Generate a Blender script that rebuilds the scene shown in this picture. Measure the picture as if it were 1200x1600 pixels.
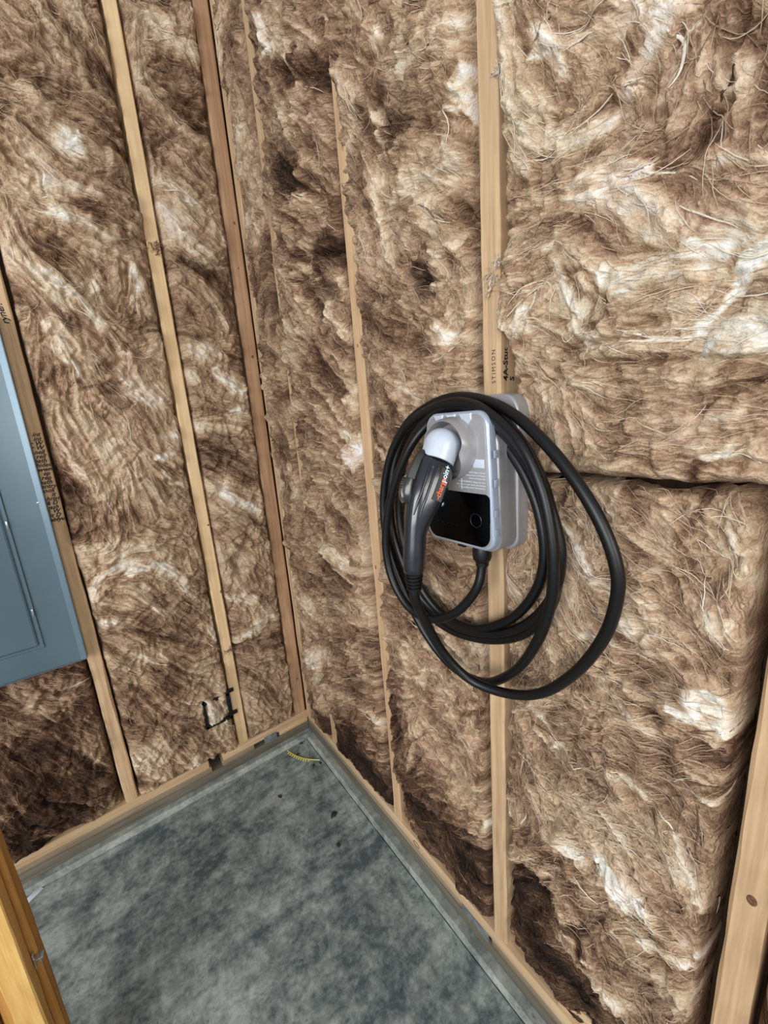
import bpy, bmesh, math, random
import numpy as np
from mathutils import Vector, Matrix

for o in list(bpy.data.objects):
    bpy.data.objects.remove(o)
S = bpy.context.scene
COL = S.collection

# ---------------------------------------------------------------- camera
CAM = (-0.5511, -1.4944, 1.36)
cd = bpy.data.cameras.new('camera')
cd.sensor_fit = 'VERTICAL'; cd.sensor_height = 36.0; cd.lens = 14.188
cd.clip_start = 0.02; cd.clip_end = 60
cam = bpy.data.objects.new('camera', cd); COL.objects.link(cam)
m = Matrix(((0.80000686, 0.1927665, -0.5681814, CAM[0]),
            (-0.59517843, 0.13526644, -0.79212728, CAM[1]),
            (-0.07583972, 0.97187657, 0.22294454, CAM[2]),
            (0, 0, 0, 1)))
cam.matrix_world = m
S.camera = cam

# ---------------------------------------------------------------- world and lights
w = bpy.data.worlds.new('world'); S.world = w; w.use_nodes = True
bg = w.node_tree.nodes['Background']
bg.inputs[0].default_value = (0.80, 0.88, 1.0, 1); bg.inputs[1].default_value = 0.54

def area(name, loc, target, sx, sy, power, col):
    l = bpy.data.lights.new(name, 'AREA'); l.shape = 'RECTANGLE'; l.size = sx; l.size_y = sy
    l.energy = power; l.color = col
    o = bpy.data.objects.new(name, l); COL.objects.link(o)
    o.location = loc
    o.rotation_euler = (Vector(target) - Vector(loc)).to_track_quat('-Z', 'Y').to_euler()
    return o
# the open garage door to the left of the photographer, and a weaker area light behind
area('garage_door_daylight', (-4.3, -2.9, 1.9), (-0.1, -0.5, 1.2), 3.2, 2.1, 185, (0.97, 0.98, 1.0))
area('rear_area_light', (-0.9, -5.0, 1.9), (-0.1, -0.4, 1.2), 2.2, 1.4, 70, (1.0, 0.97, 0.93))

S.view_settings.view_transform = 'Standard'
S.view_settings.look = 'None'
S.view_settings.gamma = 1.0
S.view_settings.use_curve_mapping = False
S.view_settings.exposure = 0.0

# ---------------------------------------------------------------- helpers
def lin(c):
    return tuple(((x/255.0)/12.92 if x/255.0 <= 0.04045 else ((x/255.0+0.055)/1.055)**2.4) for x in c) + (1.0,)

class NT:
    def __init__(s, name):
        s.m = bpy.data.materials.new(name); s.m.use_nodes = True
        s.t = s.m.node_tree; s.p = s.t.nodes['Principled BSDF']
    def n(s, kind, **kw):
        nd = s.t.nodes.new(kind)
        for k, v in kw.items():
            if k.startswith('i_'):
                key = k[2:]; key = int(key) if key.isdigit() else key.replace('_', ' ')
                tgt = nd.inputs[key]
                if isinstance(v, bpy.types.NodeSocket): s.t.links.new(v, tgt)
                else: tgt.default_value = v
            else: setattr(nd, k, v)
        return nd
    def link(s, a, b): s.t.links.new(a, b)
    def math(s, op, a, b=None, c=None, clamp=False):
        nd = s.t.nodes.new('ShaderNodeMath'); nd.operation = op; nd.use_clamp = clamp
        for i, v in enumerate((a, b, c)):
            if v is None: continue
            if isinstance(v, bpy.types.NodeSocket): s.t.links.new(v, nd.inputs[i])
            else: nd.inputs[i].default_value = v
        return nd.outputs[0]
    def vmath(s, op, a, b=None):
        nd = s.t.nodes.new('ShaderNodeVectorMath'); nd.operation = op
        for i, v in enumerate((a, b)):
            if v is None: continue
            if isinstance(v, bpy.types.NodeSocket): s.t.links.new(v, nd.inputs[i])
            else: nd.inputs[i].default_value = v
        return nd.outputs['Value'] if op in ('DOT_PRODUCT', 'LENGTH') else nd.outputs[0]
    def ramp(s, fac, stops):
        nd = s.t.nodes.new('ShaderNodeValToRGB'); e = nd.color_ramp.elements
        while len(e) < len(stops): e.new(0.5)
        for i, (p, c) in enumerate(stops):
            e[i].position = p; e[i].color = c if len(c) == 4 else tuple(c) + (1,)
        s.t.links.new(fac, nd.inputs[0]); return nd.outputs[0]
    def noise(s, vec, scale, detail=3, rough=0.5, dist=0.0):
        nd = s.n('ShaderNodeTexNoise'); nd.inputs['Scale'].default_value = scale
        nd.inputs['Detail'].default_value = detail; nd.inputs['Roughness'].default_value = rough
        nd.inputs['Distortion'].default_value = dist
        if vec is not None: s.t.links.new(vec, nd.inputs['Vector'])
        return nd.outputs[0]
    def bump(s, h, strength, dist, normal=None):
        nd = s.n('ShaderNodeBump'); nd.inputs['Strength'].default_value = strength
        nd.inputs['Distance'].default_value = dist; s.link(h, nd.inputs['Height'])
        if normal is not None: s.link(normal, nd.inputs['Normal'])
        return nd.outputs[0]
    def set(s, **kw):
        for k, v in kw.items():
            k = k.replace('_', ' ')
            if isinstance(v, bpy.types.NodeSocket): s.link(v, s.p.inputs[k])
            else: s.p.inputs[k].default_value = v
        return s.m

def plain(name, rgb, rough=0.5, metal=0.0, var=0.06, vscale=60, bump=0.0, spec=0.5, coat=0.0):
    t = NT(name)
    tc = t.n('ShaderNodeTexCoord').outputs['Object']
    nz = t.noise(tc, vscale, 4, 0.6)
    a = lin(tuple(max(0, x*(1-var)) for x in rgb)); b = lin(tuple(min(255, x*(1+var)) for x in rgb))
    c = t.ramp(nz, [(0.3, a), (0.7, b)])
    kw = dict(Base_Color=c, Roughness=rough, Metallic=metal)
    if bump: kw['Normal'] = t.bump(t.noise(tc, vscale*12, 2), bump, 0.0005)
    t.p.inputs['Specular IOR Level'].default_value = spec
    t.p.inputs['Coat Weight'].default_value = coat
    t.p.inputs['Coat Roughness'].default_value = 0.08
    return t.set(**kw)

def link(name, mesh, mat=None, parent=None, kind=None, label=None, cat=None, group=None, loc=None):
    o = bpy.data.objects.new(name, mesh); COL.objects.link(o)
    if mat is not None and len(mesh.materials) == 0: mesh.materials.append(mat)
    if parent is not None: o.parent = parent
    if loc is not None: o.location = loc
    if kind: o['kind'] = kind
    if label: o['label'] = label
    if cat: o['category'] = cat
    if group: o['group'] = group
    return o
def empty(name, loc, label, cat, group=None):
    o = bpy.data.objects.new(name, None); COL.objects.link(o); o.location = loc
    o.empty_display_size = 0.05
    o['label'] = label; o['category'] = cat
    if group: o['group'] = group
    return o
def mesh_of(name, verts, faces, smooth=False):
    me = bpy.data.meshes.new(name); me.from_pydata([tuple(v) for v in verts], [], faces); me.update()
    if smooth: me.shade_smooth()
    return me
def bm_mesh(name, bm, smooth=True, angle=40):
    bmesh.ops.recalc_face_normals(bm, faces=bm.faces)
    me = bpy.data.meshes.new(name); bm.to_mesh(me); bm.free()
    if smooth:
        me.shade_smooth(); me.set_sharp_from_angle(angle=math.radians(angle))
    return me
def bm_box(bm, x0, x1, y0, y1, z0, z1, bevel=0.0, seg=2):
    r = bmesh.ops.create_cube(bm, size=1.0)
    for v in r['verts']:
        v.co = Vector((x0+(v.co.x+.5)*(x1-x0), y0+(v.co.y+.5)*(y1-y0), z0+(v.co.z+.5)*(z1-z0)))
    if bevel:
        es = list({e for v in r['verts'] for e in v.link_edges})
        bmesh.ops.bevel(bm, geom=es, offset=bevel, segments=seg, profile=0.5, affect='EDGES')
def box_mesh(name, a, b, bevel=0.0, seg=2):
    bm = bmesh.new(); bm_box(bm, a[0], b[0], a[1], b[1], a[2], b[2], bevel, seg)
    return bm_mesh(name, bm)
def loft(rings, cap0=True, cap1=True, closed=True):
    vs = []; fs = []; n = len(rings[0])
    for r in rings: vs += [tuple(p) for p in r]
    for i in range(len(rings)-1):
        for j in range(n if closed else n-1):
            k = (j+1) % n
            fs.append((i*n+j, i*n+k, (i+1)*n+k, (i+1)*n+j))
    if cap0: fs.append(tuple(range(n-1, -1, -1)))
    if cap1: fs.append(tuple((len(rings)-1)*n+j for j in range(n)))
    return vs, fs
def loft_mesh(name, rings, cap0=True, cap1=True, angle=40):
    vs, fs = loft(rings, cap0, cap1)
    bm = bmesh.new(); bv = [bm.verts.new(v) for v in vs]
    for f in fs:
        try: bm.faces.new([bv[i] for i in f])
        except ValueError: pass
    return bm_mesh(name, bm, True, angle)
def rrect(hw0, hw1, z0, z1, r0, r1, n=8):
    """outline in (y,z): bottom half-width hw0 at z0, top half-width hw1 at z1, corner radii"""
    pts = []
    def arc(cx, cz, r, a0, a1):
        for i in range(n+1):
            a = math.radians(a0+(a1-a0)*i/n); pts.append((cx+r*math.cos(a), cz+r*math.sin(a)))
    arc(hw0-r0, z0+r0, r0, -90, 0); arc(hw1-r1, z1-r1, r1, 0, 90)
    arc(-hw1+r1, z1-r1, r1, 90, 180); arc(-hw0+r0, z0+r0, r0, 180, 270)
    return pts
def inset(pts, d):
    n = len(pts); out = []
    for i in range(n):
        p = Vector(pts[i]); k = 1
        a = Vector(pts[i-1]); b = Vector(pts[(i+1) % n])
        if (p-a).length < 1e-7: a = Vector(pts[i-2])
        if (b-p).length < 1e-7: b = Vector(pts[(i+2) % n])
        t = (b-a).normalized(); nn = Vector((-t.y, t.x))
        out.append((p.x+nn.x*d, p.y+nn.y*d))
    return out
def prism(name, pts, x0, x1, yc, bev=0.003, seg=4, backbev=0.0, angle=40):
    """extrude a (y,z) outline from x0 (back) to x1 (front, towards -x) with rounded front edge"""
    rings = []
    if backbev:
        for i in range(seg+1):
            a = math.pi/2*i/seg
            q = inset(pts, backbev*(1-math.sin(a))); rings.append([(x0-backbev*(1-math.cos(a)), yc+y, z) for y, z in q])
    else: rings.append([(x0, yc+y, z) for y, z in pts])
    for i in range(seg+1):
        a = math.pi/2*i/seg
        q = inset(pts, bev*(1-math.cos(a)))
        rings.append([(x1+bev*(1-math.sin(a)), yc+y, z) for y, z in q])
    return loft_mesh(name, rings, angle=angle)
def tube(name, pts, rad, sides=12, sub=1, cap=True):
    """tube along points (Catmull-Rom resampled), parallel-transported frame"""
    P = [Vector(p) for p in pts]
    R = rad if isinstance(rad, (list, tuple)) else [rad]*len(P)
    Q = []; QR = []
    for i in range(len(P)-1):
        p0 = P[max(i-1, 0)]; p1 = P[i]; p2 = P[i+1]; p3 = P[min(i+2, len(P)-1)]
        for k in range(sub):
            t = k/sub
            Q.append(0.5*((2*p1)+(-p0+p2)*t+(2*p0-5*p1+4*p2-p3)*t*t+(-p0+3*p1-3*p2+p3)*t**3))
            QR.append(R[i]*(1-t)+R[i+1]*t)
    Q.append(P[-1]); QR.append(R[-1])
    rings = []; nrm = None
    for i, q in enumerate(Q):
        t = (Q[min(i+1, len(Q)-1)]-Q[max(i-1, 0)]).normalized()
        if nrm is None:
            nrm = t.orthogonal().normalized()
        nrm = (nrm-t*nrm.dot(t)).normalized(); b = t.cross(nrm)
        rings.append([q+(nrm*math.cos(2*math.pi*j/sides)+b*math.sin(2*math.pi*j/sides))*QR[i] for j in range(sides)])
    return loft_mesh(name, rings, cap, cap, 60)
def text_mesh(name, body, size, origin, xdir, ydir, mat, parent, align='LEFT', ext=0.00015, spacing=1.0, line=1.0, shear=0.0, bold=0.0, kind=None, label=None):
    c = bpy.data.curves.new(name, 'FONT'); c.body = body; c.size = size; c.align_x = align
    c.extrude = ext; c.space_character = spacing; c.space_line = line; c.shear = shear; c.offset = bold
    c.resolution_u = 2
    o = bpy.data.objects.new(name, c); COL.objects.link(o)
    bpy.context.view_layer.update()
    me = bpy.data.meshes.new_from_object(o.evaluated_get(bpy.context.evaluated_depsgraph_get()))
    bpy.data.objects.remove(o); bpy.data.curves.remove(c)
    x = Vector(xdir).normalized(); y = Vector(ydir).normalized(); z = x.cross(y)
    M = Matrix((x, y, z)).transposed().to_4x4(); M.translation = Vector(origin)
    me.transform(M); me.materials.clear(); me.name = name
    return link(name, me, mat, parent, kind=kind, label=label)

# ---------------------------------------------------------------- numpy noise
def vnoise(x, y, seed):
    rs = np.random.RandomState(seed); T = rs.rand(256, 256).astype(np.float32)*2-1
    xi = np.floor(x).astype(np.int64); yi = np.floor(y).astype(np.int64)
    fx = (x-xi).astype(np.float32); fy = (y-yi).astype(np.float32)
    fx = fx*fx*(3-2*fx); fy = fy*fy*(3-2*fy)
    x0 = xi & 255; x1 = (xi+1) & 255; y0 = yi & 255; y1 = (yi+1) & 255
    return (T[x0, y0]*(1-fx)+T[x1, y0]*fx)*(1-fy)+(T[x0, y1]*(1-fx)+T[x1, y1]*fx)*fy
def fbm(x, y, f, seed, oct=4, gain=0.5):
    s = 0; a = 1.0; n = 0
    c, sn = 0.8, 0.6
    for i in range(oct):
        s = s+a*vnoise(x*f+17.3*i, y*f-9.1*i, seed+i*13); n += a; a *= gain; f *= 2.03
        x, y = c*x-sn*y, sn*x+c*y
    return s/n*1.6

# ---------------------------------------------------------------- materials
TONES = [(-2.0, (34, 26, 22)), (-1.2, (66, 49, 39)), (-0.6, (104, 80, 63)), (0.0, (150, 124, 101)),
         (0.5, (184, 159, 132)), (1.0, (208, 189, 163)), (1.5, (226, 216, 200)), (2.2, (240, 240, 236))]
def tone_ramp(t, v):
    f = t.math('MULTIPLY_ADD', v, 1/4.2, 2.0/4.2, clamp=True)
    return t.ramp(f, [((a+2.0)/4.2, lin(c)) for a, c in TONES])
def insulation_mat():
    t = NT('mineral_wool')
    at = t.n('ShaderNodeAttribute', attribute_name='fib')
    sep = t.n('ShaderNodeSeparateColor'); t.link(at.outputs['Color'], sep.inputs[0])
    tone = t.math('MULTIPLY_ADD', sep.outputs[0], 8.0, -4.0)
    dx = t.math('MULTIPLY_ADD', sep.outputs[1], 2.0, -1.0)
    dy = t.math('MULTIPLY_ADD', sep.outputs[2], 2.0, -1.0)
    pos = t.n('ShaderNodeTexCoord').outputs['Object']
    xyz = t.n('ShaderNodeSeparateXYZ'); t.link(pos, xyz.inputs[0])
    s = t.math('ADD', xyz.outputs[0], xyz.outputs[1]); z = xyz.outputs[2]
    wn = t.n('ShaderNodeTexNoise'); wn.inputs['Scale'].default_value = 28; wn.inputs['Detail'].default_value = 3
    t.link(pos, wn.inputs['Vector'])
    ws = t.n('ShaderNodeSeparateColor'); t.link(wn.outputs['Color'], ws.inputs[0])
    s = t.math('MULTIPLY_ADD', ws.outputs[0], 0.03, s)
    z = t.math('MULTIPLY_ADD', ws.outputs[1], 0.03, z)
    num = None; den = None
    for k in range(6):
        th = math.radians(30*k)
        a = t.math('ADD', t.math('MULTIPLY', s, math.cos(th)), t.math('MULTIPLY', z, math.sin(th)))
        b = t.math('ADD', t.math('MULTIPLY', s, -math.sin(th)), t.math('MULTIPLY', z, math.cos(th)))
        cb = t.n('ShaderNodeCombineXYZ', i_0=t.math('MULTIPLY', a, 38.0), i_1=t.math('MULTIPLY', b, 330.0), i_2=k*7.3)
        nz = t.noise(cb.outputs[0], 1.0, 2.5, 0.62)
        wgt = t.math('POWER', t.math('MAXIMUM', t.math('ADD', t.math('MULTIPLY', dx, math.cos(2*th)), t.math('MULTIPLY', dy, math.sin(2*th))), 0.001), 4.0)
        p = t.math('MULTIPLY', t.math('SUBTRACT', nz, 0.5), wgt)
        num = p if num is None else t.math('ADD', num, p)
        den = wgt if den is None else t.math('ADD', den, wgt)
    st = t.math('DIVIDE', num, den)                       # about -0.25..0.25
    fine = t.math('SUBTRACT', t.noise(pos, 420, 3, 0.6), 0.5)
    v = t.math('ADD', t.math('MULTIPLY_ADD', st, 3.3, tone), t.math('MULTIPLY', fine, 1.3))
    col = tone_ramp(t, v)
    # local pigment drift: tan against grey brown
    hue = t.noise(pos, 6.5, 4, 0.65)
    mx = t.n('ShaderNodeMix', data_type='RGBA', blend_type='MULTIPLY'); mx.inputs[0].default_value = 1.0
    t.link(col, mx.inputs[6])
    t.link(t.ramp(hue, [(0.36, (0.97, 0.985, 0.97, 1)), (0.5, (1.0, 0.965, 0.91, 1)), (0.62, (1.0, 0.945, 0.93, 1))]), mx.inputs[7])
    h = t.math('MULTIPLY_ADD', fine, 0.35, st)
    t.p.inputs['Specular IOR Level'].default_value = 0.12
    return t.set(Base_Color=mx.outputs[2], Roughness=0.95, Normal=t.bump(h, 0.6, 0.005))
def strand_mat():
    t = NT('wool_strand')
    at = t.n('ShaderNodeAttribute', attribute_name='fib')
    sep = t.n('ShaderNodeSeparateColor'); t.link(at.outputs['Color'], sep.inputs[0])
    tone = t.math('MULTIPLY_ADD', sep.outputs[0], 8.0, -4.0)
    pos = t.n('ShaderNodeTexCoord').outputs['Object']
    v = t.math('ADD', tone, t.math('MULTIPLY', t.math('SUBTRACT', t.noise(pos, 300, 2), 0.5), 1.2))
    t.p.inputs['Specular IOR Level'].default_value = 0.2
    return t.set(Base_Color=tone_ramp(t, v), Roughness=0.85)
def wood(name, c0, c1, seed=0.0, axis='Z'):
    t = NT(name)
    pos = t.n('ShaderNodeTexCoord').outputs['Object']
    mp = t.n('ShaderNodeMapping'); t.link(pos, mp.inputs[0])
    sc = {'Z': (55, 55, 2.2), 'X': (2.2, 55, 55), 'Y': (55, 2.2, 55)}[axis]
    mp.inputs['Scale'].default_value = sc; mp.inputs['Location'].default_value = (seed, seed*1.7, seed*.3)
    g = t.noise(mp.outputs[0], 1.0, 5, 0.6, 1.2)
    mp2 = t.n('ShaderNodeMapping'); t.link(pos, mp2.inputs[0])
    mp2.inputs['Scale'].default_value = tuple(x*4 for x in sc)
    g2 = t.noise(mp2.outputs[0], 1.0, 3, 0.5)
    f = t.math('MULTIPLY_ADD', g2, 0.35, t.math('MULTIPLY', g, 0.75))
    c = t.ramp(f, [(0.33, lin(c0)), (0.5, lin(tuple((a+b)/2 for a, b in zip(c0, c1)))), (0.68, lin(c1))])
    st = t.noise(pos, 5.0, 3, 0.6)
    mx = t.n('ShaderNodeMix', data_type='RGBA', blend_type='MULTIPLY'); mx.inputs[0].default_value = 1.0
    t.link(c, mx.inputs[6]); t.link(t.ramp(st, [(0.3, (0.86, 0.83, 0.80, 1)), (0.6, (1, 1, 1, 1))]), mx.inputs[7])
    t.p.inputs['Specular IOR Level'].default_value = 0.3
    return t.set(Base_Color=mx.outputs[2], Roughness=0.7, Normal=t.bump(f, 0.35, 0.002))
def concrete(name, dark, mid, light, big=2.6):
    t = NT(name)
    pos = t.n('ShaderNodeTexCoord').outputs['Object']
    a = t.noise(pos, big, 6, 0.62, 0.4)
    b = t.noise(pos, 13, 10, 0.74, 0.15)
    mp = t.n('ShaderNodeMapping'); t.link(pos, mp.inputs[0]); mp.inputs['Rotation'].default_value = (0, 0, 0.9)
    mp.inputs['Scale'].default_value = (3, 28, 1)
    c = t.noise(mp.outputs[0], 1.0, 4, 0.6)
    d = t.noise(pos, 55, 8, 0.7)
    f = t.math('ADD', t.math('MULTIPLY_ADD', b, 0.62, t.math('MULTIPLY', a, 0.40)), t.math('MULTIPLY_ADD', t.math('SUBTRACT', d, 0.5), 0.28, t.math('MULTIPLY', c, 0.16)))
    col = t.ramp(f, [(0.49, lin(dark)), (0.585, lin(mid)), (0.70, lin(light))])
    sp = t.noise(pos, 130, 2, 0.5)
    mx = t.n('ShaderNodeMix', data_type='RGBA', blend_type='MULTIPLY'); mx.inputs[0].default_value = 1.0
    t.link(col, mx.inputs[6]); t.link(t.ramp(sp, [(0.27, (0.55, 0.56, 0.56, 1)), (0.36, (1, 1, 1, 1))]), mx.inputs[7])
    t.p.inputs['Specular IOR Level'].default_value = 0.35
    return t.set(Base_Color=mx.outputs[2], Roughness=t.ramp(b, [(0.3, (.55,)*3), (0.7, (.8,)*3)]), Normal=t.bump(b, 0.3, 0.004))

M_WOOL = insulation_mat(); M_STRAND = strand_mat()
M_SHEATH = wood('sheathing_board', (70, 52, 38), (98, 74, 54), 3.0)
M_FLOOR = concrete('concrete_slab', (80, 89, 92), (130, 139, 136), (176, 184, 178))
M_CURB = concrete('concrete_ledge', (112, 117, 113), (142, 147, 140), (172, 175, 166), 9)
M_BLACK = plain('black_plastic', (14, 14, 16), 0.38, 0, 0.08, 90, 0.05)
M_RUBBER = plain('black_cable_jacket', (9, 9, 11), 0.40, 0, 0.12, 40, 0.08, 0.45)
M_GUN = plain('glossy_dark_plastic', (26, 29, 35), 0.22, 0, 0.06, 50, 0.0, 0.7, 0.3)
M_SILVER = plain('silver_painted_plastic', (162, 160, 161), 0.38, 0.35, 0.03, 30, 0.03)
M_SILVER2 = plain('satin_silver_rim', (172, 181, 195), 0.30, 0.30, 0.03, 30, 0.0)
M_DOME = plain('pale_grey_plastic', (196, 206, 218), 0.35, 0.1, 0.03, 40, 0.0)
M_SCREEN = plain('gloss_black_screen', (2, 2, 3), 0.22, 0, 0.0, 10, 0.0, 0.12, 0.0)
M_PANEL = plain('grey_enamel_steel', (98, 119, 130), 0.33, 0.25, 0.03, 6, 0.05)
M_STEEL = plain('zinc_steel', (200, 205, 210), 0.25, 0.9, 0.05, 80)
M_INK = plain('black_ink', (18, 16, 16), 0.7, 0, 0, 10)
M_KNOT = plain('dark_knot', (104, 70, 46), 0.8, 0, 0.3, 300)
M_GALV = plain('weathered_grey_metal', (120, 124, 124), 0.5, 0.3, 0.15, 60)
# ---------------------------------------------------------------- structure
W = 0.03            # plane of the stud faces on both walls (x = W right wall, y = W left wall)
TOP = 2.95
link('floor', box_mesh('floor', (-4.2, -5.2, -0.12), (0.0, 0.0, 0.0)), M_FLOOR, kind='structure')
def ledge(name, x0, x1, y0, y1, ax):
    bm = bmesh.new(); n = 120
    for i in range(n): pass
    vs = []; fs = []
    L = (x1-x0) if ax == 'x' else (y1-y0)
    rnd = random.Random(len(name)*7)
    prof = [(0.0, -0.12), (0.0, 0.016), (0.004, 0.0215), (0.03, 0.022), (0.14, 0.022), (0.14, -0.12)]
    rings = []
    for i in range(n+1):
        t = i/n; r = []
        for k, (d, z) in enumerate(prof):
            j = rnd.uniform(-.0012, .0012) if k in (1, 2, 3) else 0
            if ax == 'x': r.append((x0+L*t, y0+d+j*.7, z+j))
            else: r.append((x0+d+j*.7, y0+L*t, z+j))
        rings.append(r)
    bm.free()
    return loft_mesh(name, rings)
link('trim_left_ledge', ledge('ledge_left', -4.2, 0.14, 0.0035, 0, 'x'), M_CURB, kind='structure')
link('trim_right_ledge', ledge('ledge_right', 0.0035, 0, -5.2, 0.0, 'y'), M_CURB, kind='structure')

def stud_mesh(name, L, seed, chamfer=0.003, w=0.038, d=0.089, amp=0.0009, wane=None):
    """upright 2x4, x = width (centred), y = 0 front face .. d back, z = 0..L"""
    rnd = np.random.RandomState(seed); n = max(6, int(L/0.03)); c = chamfer
    prof = [(-w/2+c, 0), (w/2-c, 0), (w/2, c), (w/2, d-c), (w/2-c, d), (-w/2+c, d), (-w/2, d-c), (-w/2, c)]
    zs = np.linspace(0, L, n+1); rings = []
    bow = fbm(zs, zs*0+seed, 0.8, seed, 2)*0.002
    for i, z in enumerate(zs):
        r = []
        for k, (x, y) in enumerate(prof):
            j = fbm(np.array([z]), np.array([k*3.1]), 14, seed+5, 2)[0]*amp
            xx, yy = x, y
            if wane:
                for (side, za, zb, dep) in wane:
                    if za < z < zb:
                        s = math.sin(math.pi*(z-za)/(zb-za))*dep
                        if side > 0 and k == 1: xx -= s
                        if side > 0 and k == 2: yy += s*1.2
                        if side < 0 and k == 0: xx += s
                        if side < 0 and k == 7: yy += s*1.2
            r.append((xx+j+bow[i], yy+j*.5, z))
        rings.append(r)
    return loft_mesh(name, rings, angle=30)

WOOD = {}
def wd(key):
    pal = {'tan': ((180, 147, 111), (218, 189, 150)), 'pale': ((214, 178, 132), (242, 212, 166)), 'brown': ((150, 114, 86), (196, 158, 122)),
           'honey': ((184, 149, 112), (220, 187, 146)), 'grey': ((84, 80, 70), (122, 116, 100)), 'dull': ((126, 112, 92), (160, 142, 116)), 'lit': ((206, 158, 84), (238, 198, 126)), 'shaded': ((170, 120, 58), (206, 156, 86))}  # last two tints: post timber with light and shade painted in
    k, ax = key
    if key not in WOOD: WOOD[key] = wood('wood_'+k+'_'+ax.lower(), pal[k][0], pal[k][1], len(WOOD)*3.7, ax)
    return WOOD[key]

wall_l = link('wall_left', box_mesh('wall_left', (-2.6, W+.095, .022), (W+.107, W+.107, TOP)), M_SHEATH, kind='structure')
wall_r = link('wall_right', box_mesh('wall_right', (W+.095, -3.2, .022), (W+.107, W+.095, TOP)), M_SHEATH, kind='structure')
PZ = 0.118
def stud_l(xc, tint, seed, **k):
    o = link('stud', stud_mesh('stud', TOP-PZ-.04, seed, **k), wd((tint, 'Z')), wall_l); o.location = (xc, W, PZ); return o
def stud_r(yc, tint, seed, **k):
    o = link('stud', stud_mesh('stud', TOP-PZ-.04, seed, **k), wd((tint, 'Z')), wall_r); o.location = (W, yc, PZ)
    o.rotation_euler = (0, 0, -math.pi/2); return o
sl_far = [stud_l(x, 'honey', 90+i) for i, x in enumerate((-1.055, -1.465, -1.87))]
sl1 = stud_l(-0.650, 'tan', 11, wane=[(1, 0.93, 1.03, .008), (1, 0.3, 0.55, .004)]); sl1['label'] = 'stud edged by pen notes beside the grey panel'
sl2 = stud_l(-0.252, 'pale', 12)
sl3 = stud_l(0.0035, 'brown', 13, chamfer=0.005, w=.050)
src0 = stud_r(0.0095, 'tan', 14)
sra = stud_r(-0.222, 'tan', 15)
srb = stud_r(-0.629, 'honey', 16, chamfer=.004)
src = stud_r(-1.026, 'tan', 17, chamfer=.005); src['label'] = 'stud carrying the charging station, stamped with mill marks'
srd = stud_r(-1.431, 'honey', 18, chamfer=.004)
sre = [stud_r(y, 'tan', 19+i) for i, y in enumerate((-1.84, -2.25))]
def knot(stud, x, z, a, b, side=0):
    vs = []; n = 14
    for r, dy in ((1.0, 0.0004), (0.75, -.0006), (0.35, -.0002)):
        for i in range(n):
            t = 2*math.pi*i/n; px, pz = math.cos(t)*a*r, math.sin(t)*b*r
            vs.append((x+px, dy, z+pz) if side == 0 else (side*.019+side*(-dy), x+px, z+pz))
    fs = [(k*n+i, k*n+(i+1) % n, (k+1)*n+(i+1) % n, (k+1)*n+i) for k in (0, 1) for i in range(n)] + [tuple(range(2*n, 3*n))]
    bm = bmesh.new(); bv = [bm.verts.new(v) for v in vs]; [bm.faces.new([bv[i] for i in f]) for f in fs]
    link('knot', bm_mesh('knot', bm), M_KNOT, stud)
knot(sl3, .006, 1.50, .005, .006); knot(sl3, .008, 1.93, .004, .006); knot(sl3, .0, 1.79, .0025, .004); knot(sl3, .004, .17, .005, .005)
knot(sl2, .012, .92, .004, .004); knot(sl2, .015, .66, .005, .007); knot(srd, .001, .60, .006, .009); knot(srb, -.004, .85, .003, .007); knot(srb, .0, 1.42, .004, .004)
knot(src, .008, 1.06, .002, .004)

def plate(parent, name, a, b, tint, ax, bev=.002):
    return link(name, box_mesh(name, a, b, bev), wd((tint, ax)), parent)
# left wall plates: treated sill, shim board, bottom plate in two lengths with a gap
plate(wall_l, 'sill_plate', (-2.6, W, .0225), (W+.0, W+.089, .059), 'grey', 'X')
plate(wall_l, 'shim_board', (-2.6, W+.001, .0595), (-.385, W+.089, .083), 'dull', 'X')
plate(wall_l, 'shim_board', (-.345, W+.001, .0595), (-.215, W+.089, .083), 'dull', 'X')
plate(wall_l, 'shim_board', (-.105, W+.001, .0595), (W+.0, W+.089, .083), 'honey', 'X')
plate(wall_l, 'bottom_plate', (-2.6, W-.001, .0835), (-.392, W+.089, PZ), 'tan', 'X')
plate(wall_l, 'bottom_plate', (-.340, W-.001, .0835), (W+.0, W+.089, PZ), 'tan', 'X')
link('metal_strap', box_mesh('metal_strap', (-.172, W-.0035, .058), (-.118, W, .092), .0008), M_GALV, wall_l)
plate(wall_r, 'sill_plate', (W, -3.2, .0225), (W+.089, W, .059), 'grey', 'Y')
plate(wall_r, 'shim_board', (W+.001, -.90, .0595), (W+.089, W-.002, .083), 'dull', 'Y')
plate(wall_r, 'shim_board', (W+.001, -3.2, .0595), (W+.089, -1.0, .083), 'dull', 'Y')
link('metal_strap', box_mesh('metal_strap', (W-.003, -.993, .057), (W+.002, -.905, .084), .0008), M_GALV, wall_r)
plate(wall_r, 'bottom_plate', (W-.001, -3.2, .0835), (W+.089, W, PZ), 'tan', 'Y')
plate(wall_l, 'top_plate', (-2.6, W, TOP-.04), (W, W+.089, TOP), 'tan', 'X')
plate(wall_r, 'top_plate', (W, -3.2, TOP-.04), (W+.089, W, TOP), 'tan', 'Y')
# ring scribbled in pen on the right bottom plate
link('pen_ring', tube('pen_ring', [(W-.0015, -.72+.013*math.cos(a), .1+.008*math.sin(a)) for a in [i*math.pi/8 for i in range(17)]], .0007, 5), M_INK, wall_r)

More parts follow.
